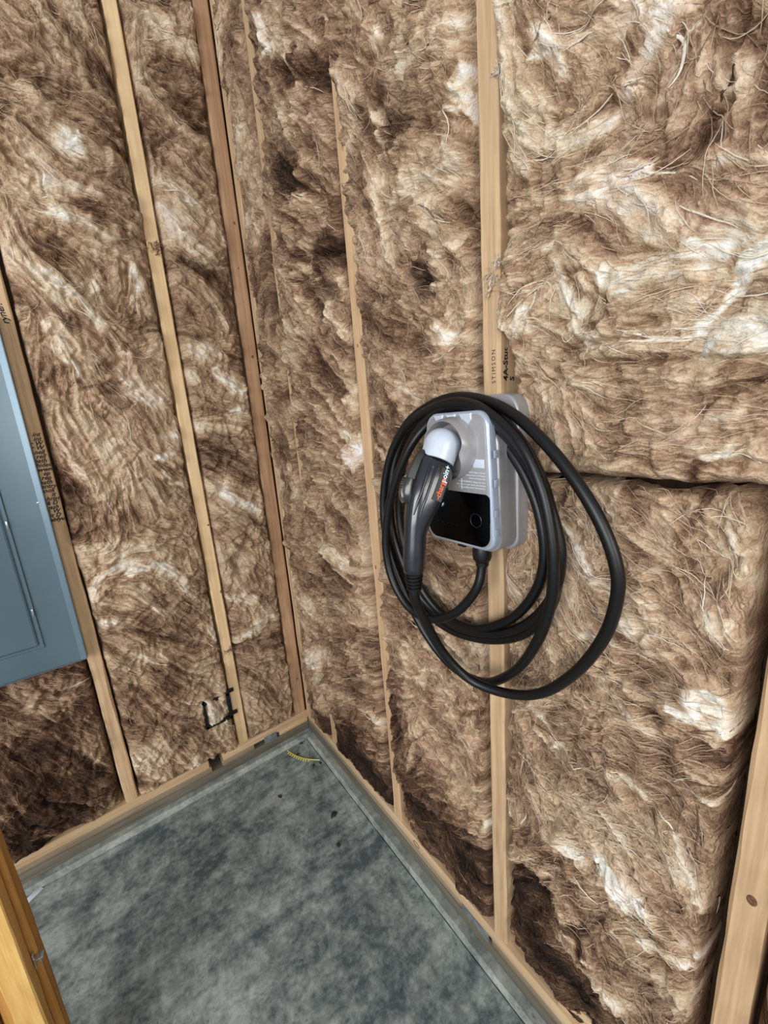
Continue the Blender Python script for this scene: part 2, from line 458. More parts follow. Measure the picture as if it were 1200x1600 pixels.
# ---------------------------------------------------------------- insulation
TONE_L=[(-0.51,2.272,-0.434,2.271,0.022,0.4),(-0.479,2.363,-0.48,2.414,0.029,0.2),(-0.453,2.18,-0.403,2.15,0.02,1.3),(-0.428,2.165,-0.403,2.187,0.011,1.8),(-0.532,2.17,-0.501,2.166,0.01,0.9),(-0.521,2.104,-0.467,2.044,0.023,0.8),(-0.512,2.018,-0.383,2.032,0.021,0.9),(-0.487,1.979,-0.354,1.94,0.015,1.2),(-0.436,2.059,-0.381,2.04,0.011,1.1),(-0.456,2.291,-0.363,2.28,0.023,-0.3),(-0.333,2.363,-0.281,2.322,0.018,-0.9),(-0.363,2.421,-0.33,2.378,0.021,-0.4),(-0.371,2.204,-0.296,2.164,0.02,-0.5),(-0.483,2.4,-0.438,2.379,0.022,-0.2),(-0.58,2.06,-0.573,1.856,0.022,0.3),(-0.599,1.852,-0.545,1.797,0.027,1.1),(-0.555,1.812,-0.526,1.751,0.016,1.0),(-0.502,1.803,-0.43,1.708,0.016,1.4),(-0.443,1.876,-0.425,1.812,0.017,1.0),(-0.523,1.903,-0.472,1.879,0.02,-0.9),(-0.432,2.005,-0.389,1.998,0.015,-0.7),(-0.328,1.858,-0.34,1.751,0.009,1.3),(-0.405,1.914,-0.33,1.893,0.021,0.5),(-0.551,1.666,-0.544,1.555,0.011,1.3),(-0.579,1.631,-0.607,1.563,0.02,0.3),(-0.521,1.634,-0.458,1.564,0.034,0.3),(-0.388,1.583,-0.343,1.447,0.028,1.2),(-0.397,1.488,-0.343,1.447,0.015,0.9),(-0.531,1.51,-0.6,1.459,0.01,0.8),(-0.632,1.443,-0.6,1.529,0.011,-0.6),(-0.567,1.439,-0.558,1.411,0.012,1.3),(-0.478,1.377,-0.463,1.366,0.014,1.8),(-0.317,1.364,-0.304,1.346,0.018,1.8),(-0.342,1.293,-0.332,1.277,0.01,1.6),(-0.556,1.457,-0.457,1.215,0.053,0.35),(-0.363,1.232,-0.304,1.179,0.008,1.5),(-0.622,1.279,-0.604,1.219,0.019,-0.7),(-0.495,1.2,-0.489,1.137,0.024,-0.6),(-0.547,1.189,-0.457,1.215,0.013,0.5),(-0.45,1.255,-0.525,1.039,0.019,0.3),(-0.653,1.051,-0.421,1.013,0.015,0.5),(-0.597,0.931,-0.539,0.967,0.011,1.3),(-0.539,0.967,-0.418,0.926,0.01,1.5),(-0.418,0.926,-0.337,0.8,0.02,1.1),(-0.597,0.931,-0.625,0.875,0.011,1.0),(-0.597,1.098,-0.62,1.063,0.018,-0.5),(-0.467,0.867,-0.413,0.728,0.009,1.1),(-0.617,0.828,-0.473,0.727,0.04,-0.4),(-0.625,0.786,-0.54,0.772,0.008,0.8),(-0.56,0.667,-0.479,0.581,0.032,0.4),(-0.642,0.702,-0.61,0.594,0.026,0.5),(-0.302,0.75,-0.266,0.619,0.012,1.3),(-0.644,0.86,-0.619,0.818,0.015,-0.7),(-0.465,0.549,-0.399,0.438,0.035,-0.3),(-0.61,0.594,-0.505,0.439,0.037,-0.2),(-0.149,2.52,-0.082,2.516,0.033,0.9),(-0.155,2.395,-0.102,2.398,0.028,-0.2),(-0.21,2.496,-0.229,2.309,0.01,0.6),(-0.196,2.442,-0.19,2.518,0.016,0.2),(-0.182,2.243,-0.103,2.181,0.038,-0.2),(-0.098,2.317,-0.062,2.312,0.019,-0.8),(-0.204,2.122,-0.101,2.075,0.015,0.8),(-0.21,2.035,-0.107,1.926,0.039,1.0),(-0.186,2.022,-0.134,1.996,0.019,1.2),(-0.242,1.906,-0.099,1.851,0.029,-0.5),(-0.18,1.841,-0.109,1.791,0.03,0.2),(-0.102,1.831,-0.076,1.734,0.021,0.5),(-0.194,1.646,-0.118,1.608,0.023,0.9),(-0.128,1.545,-0.038,1.478,0.018,1.5),(-0.094,1.413,-0.061,1.4,0.014,1.6),(-0.215,1.398,-0.088,1.379,0.028,0.7),(-0.209,1.311,-0.044,1.198,0.034,-0.4),(-0.231,1.179,-0.066,1.053,0.047,0.7),(-0.192,1.149,-0.11,1.086,0.023,1.2),(-0.244,0.969,-0.219,0.838,0.023,0.3),(-0.174,0.824,-0.126,0.647,0.038,0.5),(-0.231,0.765,-0.127,0.73,0.008,1.2),(-0.214,0.571,-0.076,0.629,0.013,0.9),(-0.245,0.529,-0.04,0.499,0.054,-0.4),(-0.211,0.429,-0.128,0.269,0.042,-0.5),(-0.297,0.357,-0.282,0.291,0.016,1.0),(-0.527,0.426,-0.521,0.233,0.035,0.0),(-0.811,0.581,-0.713,0.597,0.034,0.8),(-0.847,0.687,-0.802,0.621,0.026,0.7),(-0.893,0.604,-0.819,0.54,0.035,0.1),(-0.827,0.499,-0.749,0.329,0.048,-0.6),(-0.926,0.447,-0.871,0.29,0.055,-0.7),(-0.919,0.349,-0.946,0.151,0.015,0.1),(-0.736,0.395,-0.71,0.354,0.02,0.9),(-0.82,0.227,-0.688,0.183,0.053,-0.9),(-0.97,0.245,-0.879,0.094,0.058,-0.9),(-0.893,0.183,-0.838,0.138,0.008,0.3),(-0.75,0.148,-0.743,0.089,0.02,0.1),(-0.594,0.28,-0.548,0.195,0.03,0.3),(-0.438,0.209,-0.362,0.101,0.034,0.2),(-0.422,0.17,-0.41,0.103,0.016,1.0),(-0.347,0.341,-0.311,0.264,0.018,1.2),(-0.558,0.364,-0.436,0.348,0.03,-0.3),]  # wool tones; dark strokes along the creases paint in their shade
TONE_R=[(-0.069,2.543,-0.022,2.381,0.036,0.3),(-0.074,2.352,-0.037,2.114,0.044,0.1),(-0.009,2.125,-0.062,2.03,0.046,-0.4),(-0.069,2.046,-0.127,1.97,0.043,0.6),(-0.222,2.193,-0.211,2.039,0.022,0.0),(-0.106,2.253,-0.074,2.15,0.018,0.8),(-0.371,2.328,-0.54,2.159,0.042,0.8),(-0.332,2.341,-0.356,2.287,0.016,1.6),(-0.541,2.164,-0.615,2.096,0.008,1.2),(-0.413,2.212,-0.586,2.096,0.029,-0.9),(-0.302,2.265,-0.355,2.165,0.022,0.1),(-0.435,2.16,-0.485,2.081,0.024,0.3),(-0.562,2.122,-0.618,2.044,0.018,-1.0),(-0.457,2.109,-0.479,2.058,0.006,1.0),(-0.444,2.305,-0.611,2.202,0.032,-0.2),(-0.613,2.211,-0.628,2.18,0.006,1.4),(-0.346,2.142,-0.39,2.02,0.04,-0.3),(-0.475,2.047,-0.545,1.922,0.029,-0.1),(-0.382,1.995,-0.474,1.912,0.038,-0.9),(-0.593,1.998,-0.595,1.98,0.01,0.7),(-0.388,1.948,-0.536,1.886,0.014,0.6),(-0.323,1.944,-0.515,1.797,0.051,0.2),(-0.409,1.812,-0.598,1.742,0.019,-1.1),(-0.361,1.788,-0.525,1.693,0.023,-0.5),(-0.274,1.798,-0.435,1.765,0.011,0.6),(-0.588,1.69,-0.595,1.646,0.011,0.9),(-0.301,1.738,-0.324,1.663,0.039,0.4),(-0.486,1.674,-0.538,1.6,0.031,-0.8),(-0.541,1.615,-0.593,1.559,0.023,0.8),(-0.304,1.596,-0.412,1.526,0.044,0.3),(-0.454,1.536,-0.542,1.459,0.033,-0.8),(-0.548,1.49,-0.613,1.42,0.014,0.9),(-0.568,1.424,-0.623,1.389,0.011,0.8),(-0.317,1.484,-0.422,1.402,0.059,-0.2),(-0.547,1.31,-0.586,1.26,0.025,1.5),(-0.61,1.31,-0.598,1.277,0.012,1.7),(-0.273,1.331,-0.466,1.255,0.062,-0.3),(-0.338,1.231,-0.587,1.174,0.057,0.1),(-0.357,1.13,-0.563,1.024,0.075,-0.2),(-0.578,1.119,-0.607,0.997,0.026,0.7),(-0.32,0.974,-0.614,0.942,0.012,0.9),(-0.351,0.914,-0.528,0.816,0.05,-0.7),(-0.102,1.288,-0.144,1.153,0.041,-0.7),(0.027,0.902,-0.125,0.806,0.063,-0.8),(-0.062,0.789,-0.155,0.711,0.057,0.8),(-0.115,0.56,-0.191,0.427,0.125,0.1),(-0.306,0.713,-0.618,0.748,0.084,0.2),(-0.568,0.85,-0.624,0.79,0.034,0.4),(-0.417,0.614,-0.634,0.631,0.05,0.0),(-0.145,0.461,-0.183,0.395,0.041,1.0),(-0.08,0.43,-0.269,0.546,0.029,1.3),(-0.297,0.454,-0.622,0.539,0.075,-0.1),(-0.524,0.445,-0.578,0.455,0.029,1.7),(-0.386,0.451,-0.509,0.472,0.051,0.2),(0.076,0.092,-0.027,-0.011,0.067,-1.2),(-0.135,0.189,-0.206,0.144,0.056,-1.3),(-0.341,0.208,-0.579,0.202,0.13,-1.0),(-0.475,0.249,-0.586,0.258,0.048,-0.1),(-0.316,0.075,-0.436,-0.001,0.065,-1.1),(-0.576,0.173,-0.6,0.092,0.032,-0.9),(-0.793,2.031,-0.817,1.997,0.009,1.6),(-0.814,2.045,-0.826,1.991,0.007,1.7),(-0.693,2.095,-0.804,1.967,0.032,-0.3),(-0.88,2.001,-0.99,1.935,0.022,0.5),(-0.908,1.957,-0.95,1.93,0.018,0.3),(-0.874,1.944,-0.908,1.957,0.007,0.9),(-0.961,1.882,-0.978,1.814,0.006,1.0),(-0.931,1.853,-0.998,1.816,0.007,2.0),(-0.967,1.866,-0.992,1.815,0.011,2.0),(-0.919,1.86,-0.944,1.837,0.007,1.9),(-0.873,1.927,-0.946,1.858,0.015,0.3),(-0.718,1.966,-0.864,1.838,0.023,-0.5),(-0.79,1.936,-0.769,1.854,0.007,1.0),(-0.707,1.895,-0.757,1.771,0.022,-0.5),(-0.79,1.854,-0.795,1.799,0.007,0.7),(-0.781,1.783,-0.779,1.682,0.011,0.7),(-0.866,1.856,-0.956,1.791,0.019,0.4),(-0.859,1.781,-0.936,1.709,0.027,0.8),(-0.941,1.79,-0.982,1.744,0.016,-0.4),(-0.951,1.702,-1.006,1.662,0.016,-0.7),(-0.978,1.664,-1.011,1.633,0.014,-1.1),(-0.905,1.712,-0.977,1.645,0.019,0.6),(-0.933,1.661,-0.946,1.617,0.013,0.7),(-0.88,1.616,-0.913,1.596,0.01,-1.2),(-0.803,1.616,-0.874,1.54,0.02,0.3),(-0.671,1.679,-0.758,1.604,0.027,-0.2),(-0.71,1.603,-0.792,1.521,0.032,-0.4),(-0.947,1.627,-0.993,1.513,0.022,0.7),(-0.949,1.518,-0.993,1.493,0.014,1.1),(-0.876,1.562,-0.925,1.529,0.014,-0.6),(-0.922,1.485,-0.998,1.451,0.017,0.9),(-0.747,1.517,-0.866,1.447,0.03,0.2),(-0.846,1.438,-0.938,1.46,0.022,0.5),(-0.712,1.44,-0.773,1.351,0.025,-0.4),(-0.679,1.385,-0.718,1.294,0.012,-0.8),(-0.782,1.432,-0.86,1.374,0.02,0.7),(-0.694,1.309,-0.715,1.264,0.01,1.0),(-0.967,1.423,-0.997,1.408,0.013,0.6),(-0.898,1.094,-0.985,1.073,0.024,0.0),(-0.854,1.04,-0.948,0.978,0.035,-0.3),(-0.915,1.055,-1.0,1.009,0.016,-0.7),(-0.998,1.451,-1.01,1.364,0.007,-0.9),(-0.689,0.835,-0.764,0.792,0.037,0.3),(-0.766,0.811,-0.783,0.728,0.014,0.9),(-0.863,0.869,-0.941,0.824,0.025,0.5),(-0.902,0.821,-0.956,0.753,0.016,1.0),(-0.971,0.899,-0.994,0.805,0.014,0.7),(-0.755,0.695,-0.895,0.7,0.047,0.2),(-0.804,0.684,-0.832,0.735,0.009,1.1),(-0.896,0.718,-0.97,0.629,0.041,0.6),(-0.963,0.691,-0.98,0.653,0.014,1.0),(-0.751,0.654,-0.781,0.554,0.008,1.1),(-0.774,0.629,-0.884,0.511,0.037,0.2),(-0.862,0.513,-0.966,0.502,0.035,0.5),(-0.783,0.575,-0.784,0.434,0.022,0.3),(-0.685,0.555,-0.694,0.365,0.028,-1.1),(-0.749,0.342,-0.878,0.409,0.037,-0.9),(-0.716,0.292,-0.772,0.295,0.026,0.6),(-0.856,0.409,-1.001,0.406,0.037,0.0),(-0.974,0.445,-1.011,0.461,0.009,1.5),(-0.986,0.831,-0.997,0.597,0.007,-0.3),(-0.743,0.269,-0.869,0.233,0.077,-0.8),(-0.874,0.323,-0.978,0.266,0.066,-0.9),(-0.844,0.23,-0.955,0.177,0.043,-0.3),(-0.989,0.297,-1.007,0.258,0.01,0.4),(-0.734,0.168,-0.79,0.176,0.027,-0.2),(-1.053,1.892,-1.079,1.797,0.015,0.5),(-1.118,1.822,-1.137,1.77,0.009,1.6),(-1.109,1.807,-1.127,1.803,0.005,1.6),(-1.068,1.751,-1.089,1.777,0.01,0.5),(-1.089,1.74,-1.119,1.694,0.017,0.7),(-1.215,1.777,-1.244,1.73,0.014,1.1),(-1.248,1.76,-1.266,1.753,0.009,1.4),(-1.153,1.806,-1.2,1.787,0.01,0.8),(-1.186,1.772,-1.218,1.716,0.011,-0.1),(-1.138,1.685,-1.189,1.701,0.012,1.0),(-1.181,1.685,-1.218,1.703,0.006,1.3),(-1.166,1.651,-1.262,1.631,0.01,1.2),(-1.207,1.618,-1.263,1.625,0.006,1.6),(-1.157,1.633,-1.223,1.611,0.008,1.1),(-1.173,1.675,-1.198,1.67,0.008,-0.3),(-1.257,1.71,-1.272,1.673,0.008,-0.5),(-1.276,1.698,-1.301,1.724,0.004,0.9),(-1.284,1.666,-1.327,1.707,0.009,0.0),(-1.322,1.71,-1.33,1.656,0.005,-0.5),(-1.332,1.703,-1.351,1.653,0.011,0.8),(-1.319,1.636,-1.326,1.662,0.005,-0.7),(-1.292,1.633,-1.281,1.622,0.01,0.3),(-1.269,1.628,-1.287,1.625,0.005,-0.8),(-1.316,1.604,-1.328,1.587,0.006,1.3),(-1.328,1.587,-1.365,1.554,0.007,0.6),(-1.308,1.574,-1.348,1.534,0.012,-0.1),(-1.343,1.53,-1.369,1.515,0.008,-0.5),(-1.307,1.52,-1.37,1.504,0.009,-0.4),(-1.056,1.709,-1.139,1.648,0.014,-0.5),(-1.12,1.657,-1.13,1.637,0.012,0.4),(-1.14,1.587,-1.192,1.597,0.006,1.3),(-1.176,1.596,-1.21,1.561,0.011,-0.2),(-1.23,1.601,-1.255,1.538,0.011,0.9),(-1.259,1.583,-1.274,1.551,0.005,1.4),(-1.265,1.586,-1.319,1.51,0.013,0.2),(-1.287,1.54,-1.326,1.489,0.008,0.9),(-1.055,1.609,-1.14,1.61,0.015,-0.3),(-1.066,1.57,-1.131,1.566,0.015,-0.2),(-1.16,1.533,-1.171,1.465,0.006,0.8),(-1.178,1.527,-1.184,1.471,0.004,-0.8),(-1.199,1.521,-1.21,1.465,0.005,-0.9),(-1.212,1.51,-1.22,1.5,0.009,1.1),(-1.243,1.501,-1.291,1.487,0.021,0.7),(-1.284,1.496,-1.296,1.498,0.005,1.3),(-1.318,1.447,-1.344,1.472,0.006,1.9),(-1.339,1.467,-1.359,1.467,0.005,1.7),(-1.343,1.484,-1.367,1.485,0.003,1.0),(-1.317,1.421,-1.326,1.426,0.007,1.7),(-1.342,1.435,-1.38,1.409,0.012,1.2),(-1.259,1.468,-1.279,1.47,0.007,0.9),(-1.295,1.512,-1.309,1.488,0.003,1.4),(-1.065,1.479,-1.1,1.507,0.007,1.0),(-1.077,1.457,-1.122,1.413,0.019,-0.4),(-1.052,1.462,-1.059,1.499,0.006,0.8),(-1.223,1.439,-1.297,1.404,0.018,0.0),(-1.232,1.414,-1.29,1.419,0.004,-0.5),(-1.328,1.399,-1.371,1.398,0.006,0.5),(-1.133,1.365,-1.155,1.299,0.015,0.2),(-1.183,1.353,-1.213,1.299,0.007,0.8),(-1.182,1.388,-1.265,1.371,0.012,0.0),(-1.228,1.342,-1.308,1.345,0.011,0.3),(-1.269,1.3,-1.322,1.33,0.009,0.4),(-1.221,1.299,-1.299,1.284,0.016,0.0),(-1.328,1.329,-1.367,1.335,0.006,0.9),(-1.347,1.315,-1.38,1.307,0.009,0.1),(-1.307,1.36,-1.33,1.371,0.01,-0.1),(-1.326,1.274,-1.382,1.284,0.003,1.1),(-1.205,1.267,-1.301,1.261,0.008,0.4),(-1.166,1.27,-1.185,1.299,0.01,0.5),(-1.245,1.324,-1.261,1.316,0.005,0.8),(-1.33,1.371,-1.385,1.359,0.006,-0.3),(-1.1,1.214,-1.136,1.143,0.017,0.4),(-1.216,1.217,-1.252,1.186,0.009,0.3),(-1.25,1.231,-1.26,1.187,0.005,0.8),(-1.274,1.225,-1.317,1.222,0.015,0.1),(-1.315,1.254,-1.332,1.2,0.009,-0.7),(-1.353,1.242,-1.396,1.197,0.008,0.1),(-1.365,1.236,-1.4,1.205,0.002,1.1),(-1.344,1.202,-1.368,1.199,0.005,0.8),(-1.276,1.19,-1.321,1.165,0.012,0.4),(-1.32,1.181,-1.336,1.143,0.01,-0.6),(-1.38,1.194,-1.404,1.117,0.01,0.8),(-1.184,1.163,-1.205,1.127,0.007,0.8),(-1.195,1.135,-1.226,1.092,0.005,1.8),(-1.226,1.092,-1.273,1.098,0.004,1.5),(-1.273,1.098,-1.313,1.083,0.009,1.1),(-1.28,1.128,-1.309,1.136,0.011,0.4),(-1.268,1.047,-1.3,1.05,0.009,0.9),(-1.194,1.017,-1.229,0.999,0.006,1.4),(-1.15,1.023,-1.197,0.927,0.024,-0.4),(-1.245,0.974,-1.289,0.975,0.015,-0.2),(-1.283,1.063,-1.344,1.041,0.013,0.4),(-1.364,1.118,-1.375,1.064,0.005,1.0),(-1.344,1.041,-1.374,1.002,0.008,0.3),(-1.381,1.058,-1.411,1.047,0.011,-0.6),(-1.378,1.022,-1.404,1.001,0.011,-0.4),(-1.322,0.953,-1.364,0.963,0.009,1.8),(-1.351,0.96,-1.384,0.961,0.005,1.5),(-1.308,0.924,-1.339,0.923,0.009,1.1),(-1.239,0.892,-1.293,0.903,0.016,0.8),(-1.227,0.931,-1.247,0.92,0.009,0.9),(-1.128,0.811,-1.154,0.774,0.009,1.3),(-1.141,0.806,-1.165,0.828,0.005,1.4),(-1.101,0.808,-1.2,0.831,0.021,-0.2),(-1.072,0.732,-1.102,0.617,0.022,-0.3),(-1.39,0.957,-1.403,0.947,0.007,1.5),(-1.36,0.927,-1.393,0.93,0.011,-0.3),(-1.34,0.913,-1.378,0.949,0.01,0.2),(-1.202,0.755,-1.265,0.742,0.019,0.2),(-1.264,0.778,-1.282,0.781,0.012,1.4),(-1.336,0.858,-1.358,0.865,0.007,1.4),(-1.361,0.825,-1.388,0.838,0.006,1.4),(-1.288,0.844,-1.329,0.852,0.015,-0.4),(-1.37,0.884,-1.404,0.872,0.01,0.4),(-1.116,0.674,-1.169,0.631,0.024,0.2),(-1.335,0.878,-1.395,0.903,0.007,0.8),(-1.102,0.57,-1.158,0.575,0.034,0.0),(-1.158,0.529,-1.208,0.565,0.016,0.9),(-1.117,0.453,-1.159,0.466,0.018,0.7),(-1.204,0.676,-1.268,0.681,0.027,0.3),(-1.262,0.607,-1.289,0.568,0.016,1.8),(-1.294,0.561,-1.314,0.557,0.013,1.2),(-1.351,0.76,-1.391,0.64,0.011,1.2),(-1.313,0.723,-1.348,0.687,0.017,0.4),(-1.325,0.517,-1.353,0.512,0.016,1.7),(-1.367,0.546,-1.407,0.537,0.018,1.7),(-1.395,0.493,-1.413,0.467,0.012,1.6),(-1.2,0.4,-1.219,0.392,0.009,-1.9),(-1.226,0.376,-1.244,0.376,0.007,-2.0),(-1.22,0.389,-1.238,0.387,0.005,1.8),(-1.189,0.352,-1.216,0.32,0.015,1.0),(-1.216,0.32,-1.286,0.324,0.012,0.9),(-1.261,0.384,-1.324,0.383,0.032,-0.1),(-1.296,0.521,-1.349,0.561,0.02,-0.2),(-1.328,0.614,-1.363,0.605,0.016,-0.4),(-1.358,0.436,-1.392,0.433,0.02,0.4),(-1.211,0.477,-1.257,0.472,0.032,-0.3),(-1.443,0.661,-1.457,0.613,0.01,1.4),(-1.45,0.554,-1.46,0.547,0.016,-1.2),(-1.07,0.274,-1.149,0.263,0.044,-1.0),(-1.134,0.206,-1.219,0.22,0.042,-1.0),(-1.218,0.254,-1.288,0.278,0.028,-1.0),(-1.16,0.418,-1.175,0.368,0.011,-0.9),(-1.086,0.35,-1.16,0.418,0.02,-0.9),]  # wool tones, with some light and crease shade painted in
CREASE_L=[([(-.372,.268),(-.284,.268),(-.284,.380),(-.372,.380),(-.372,.268)],.012,.022),([(-0.333,2.363),(-0.281,2.322)],0.0161,0.015),([(-0.243,2.273),(-0.233,2.197),(-0.228,2.099)],0.0087,0.012),([(-0.099,2.309),(-0.043,2.331)],0.0114,0.015),([(-0.123,2.277),(-0.197,2.206),(-0.221,2.101)],0.0094,0.01),([(-0.382,2.186),(-0.285,2.222)],0.0064,0.008),([(-0.296,2.164),(-0.277,2.137)],0.0103,0.015),([(-0.537,1.9),(-0.467,1.904)],0.0122,0.01),([(-0.432,2.005),(-0.386,2.015)],0.0112,0.012),([(-0.442,1.564),(-0.41,1.601),(-0.419,1.583)],0.0123,0.015),([(-0.516,1.51),(-0.432,1.527),(-0.343,1.447)],0.0068,0.008),([(-0.619,1.259),(-0.602,1.228)],0.0134,0.015),([(-0.522,1.144),(-0.47,1.196)],0.0111,0.012),([(-0.631,1.086),(-0.584,1.085)],0.0087,0.01),([(-0.648,0.839),(-0.619,0.773)],0.0148,0.015),([(-0.244,1.226),(-0.194,1.207)],0.0129,0.012),([(-0.304,1.404),(-0.281,1.423)],0.0159,0.015),([(-0.288,1.846),(-0.277,1.811)],0.0146,0.012),([(-0.097,1.009),(-0.205,0.782)],0.0148,0.01),([(-0.289,0.548),(-0.146,0.514)],0.0124,0.01),([(-0.769,0.558),(-0.734,0.491)],0.0131,0.012),([(-0.849,0.395),(-0.801,0.239)],0.015,0.012),([(-0.571,0.183),(-0.447,0.157)],0.0118,0.01),([(-0.743,0.089),(-0.655,0.159)],0.0133,0.012),([(-0.417,0.196),(-0.366,0.074)],0.0128,0.01),([(-0.501,1.076),(-0.433,1.05)],0.0095,0.01),([(-0.597,0.931),(-0.424,0.888)],0.0093,0.008),]
CREASE_R=[([(-1.051,1.397),(-1.076,1.4),(-1.133,1.398),(-1.158,1.399)],0.0058,0.012),([(-1.158,1.395),(-1.155,1.426),(-1.156,1.439)],0.0066,0.025),([(-1.156,1.439),(-1.176,1.441),(-1.194,1.449),(-1.21,1.465),(-1.21,1.51)],0.0055,0.02),([(-1.162,1.425),(-1.176,1.435),(-1.224,1.431),(-1.235,1.437)],0.0046,0.016),([(-1.158,1.41),(-1.181,1.415),(-1.233,1.41),(-1.304,1.401),(-1.345,1.393),(-1.381,1.397)],0.0037,0.012),([(-1.231,1.437),(-1.25,1.449),(-1.267,1.452),(-1.274,1.458)],0.0031,0.012),([(-1.26,1.454),(-1.294,1.444)],0.0022,0.008),([(-1.066,1.536),(-1.1,1.534),(-1.15,1.536),(-1.203,1.523),(-1.241,1.529)],0.0032,0.008),([(-1.333,1.343),(-1.343,1.356),(-1.364,1.368),(-1.383,1.378)],0.0033,0.014),([(-1.311,1.3),(-1.323,1.308),(-1.333,1.336)],0.0028,0.01),([(-1.308,1.423),(-1.321,1.485),(-1.372,1.479)],0.002,0.006),([(-1.269,1.622),(-1.274,1.683),(-1.277,1.719)],0.0053,0.012),([(-1.309,1.624),(-1.328,1.646),(-1.326,1.707)],0.0048,0.012),([(-1.265,0.292),(-1.234,0.9),(-1.236,0.969),(-1.244,0.984)],0.0071,0.008),([(-1.171,1.076),(-1.179,0.977),(-1.175,0.915)],0.0044,0.006),([(-1.327,1.247),(-1.336,1.185)],0.0042,0.008),([(-1.381,0.912),(-1.403,0.947)],0.005,0.01),([(-1.227,0.942),(-1.24,0.809),(-1.25,0.742)],0.0055,0.012),([(-0.409,1.81),(-0.509,1.771),(-0.6,1.748)],0.0158,0.02),([(-0.413,2.212),(-0.533,2.134),(-0.622,2.064)],0.0174,0.018),([(-0.622,2.064),(-0.549,2.071),(-0.452,2.092)],0.0116,0.012),([(-0.394,1.967),(-0.509,1.911),(-0.536,1.886)],0.0209,0.02),([(-0.359,1.78),(-0.496,1.716),(-0.584,1.67)],0.014,0.012),([(-0.87,1.608),(-0.93,1.6)],0.0117,0.02),([(-0.979,1.682),(-1.012,1.642)],0.0143,0.03),([(-0.705,1.884),(-0.714,1.788),(-0.75,1.715)],0.0106,0.01),([(-0.77,1.864),(-0.831,1.874),(-0.868,1.874)],0.0097,0.01),([(-0.665,1.641),(-0.758,1.604),(-0.841,1.594)],0.0098,0.01),([(-0.984,1.794),(-1.002,1.76)],0.0115,0.015),([(-0.916,1.084),(-0.95,1.036),(-0.985,1.059)],0.0134,0.012),([(-0.779,0.533),(-0.789,0.438),(-0.832,0.41),(-0.762,0.33)],0.0189,0.015),([(-0.884,0.501),(-0.955,0.475),(-1.012,0.489)],0.0122,0.014),([(-1.172,0.527),(-1.162,0.469),(-1.132,0.411)],0.0084,0.01),([(-0.454,1.536),(-0.542,1.459),(-0.556,1.36)],0.0132,0.012),([(-0.212,1.456),(-0.25,1.248),(-0.251,1.074)],0.0176,0.01),([(-0.303,0.902),(-0.458,0.835),(-0.629,0.832)],0.0188,0.012),([(0.037,0.872),(-0.149,0.889)],0.0311,0.012),([(-1.284,1.048),(-1.292,1.061),(-1.307,1.064)],0.0045,0.012),([(-1.306,0.824),(-1.339,0.817),(-1.355,0.809)],0.0063,0.01),]

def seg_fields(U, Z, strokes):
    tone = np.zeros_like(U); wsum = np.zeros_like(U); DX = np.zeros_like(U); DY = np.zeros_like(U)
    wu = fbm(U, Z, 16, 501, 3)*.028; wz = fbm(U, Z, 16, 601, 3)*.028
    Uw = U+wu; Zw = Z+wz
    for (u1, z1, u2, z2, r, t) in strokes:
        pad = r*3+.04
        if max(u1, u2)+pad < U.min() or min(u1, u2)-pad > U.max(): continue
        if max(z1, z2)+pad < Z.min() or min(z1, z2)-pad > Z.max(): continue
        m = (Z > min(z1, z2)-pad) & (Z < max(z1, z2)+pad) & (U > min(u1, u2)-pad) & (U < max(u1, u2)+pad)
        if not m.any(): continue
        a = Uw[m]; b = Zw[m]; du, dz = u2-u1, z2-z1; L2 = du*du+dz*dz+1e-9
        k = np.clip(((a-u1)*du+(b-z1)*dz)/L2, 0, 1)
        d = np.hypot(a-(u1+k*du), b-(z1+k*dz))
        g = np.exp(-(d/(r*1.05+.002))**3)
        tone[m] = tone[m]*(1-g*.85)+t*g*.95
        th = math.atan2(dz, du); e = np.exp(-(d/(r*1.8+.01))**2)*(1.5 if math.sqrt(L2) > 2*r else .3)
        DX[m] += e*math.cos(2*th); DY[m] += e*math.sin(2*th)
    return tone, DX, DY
def crease_field(U, Z, creases):
    H = np.zeros_like(U)
    wu = fbm(U, Z, 30, 701, 3)*.010; wz = fbm(U, Z, 30, 801, 3)*.010
    for (pl, wd_, dep) in creases:
        for (p, q) in zip(pl[:-1], pl[1:]):
            pad = .06
            m = (Z > min(p[1], q[1])-pad) & (Z < max(p[1], q[1])+pad) & (U > min(p[0], q[0])-pad) & (U < max(p[0], q[0])+pad)
            if not m.any(): continue
            a = U[m]+wu[m]; b = Z[m]+wz[m]; du, dz = q[0]-p[0], q[1]-p[1]; L2 = du*du+dz*dz+1e-9
            k = np.clip(((a-p[0])*du+(b-p[1])*dz)/L2, 0, 1)
            d = np.hypot(a-(p[0]+k*du), b-(p[1]+k*dz))
            H[m] = np.minimum(H[m], -dep*1.3*np.exp(-(d/(wd_*.5+.002))**1.5)+dep*.35*np.exp(-((d-wd_*2.2-.006)/.012)**2))
    return H
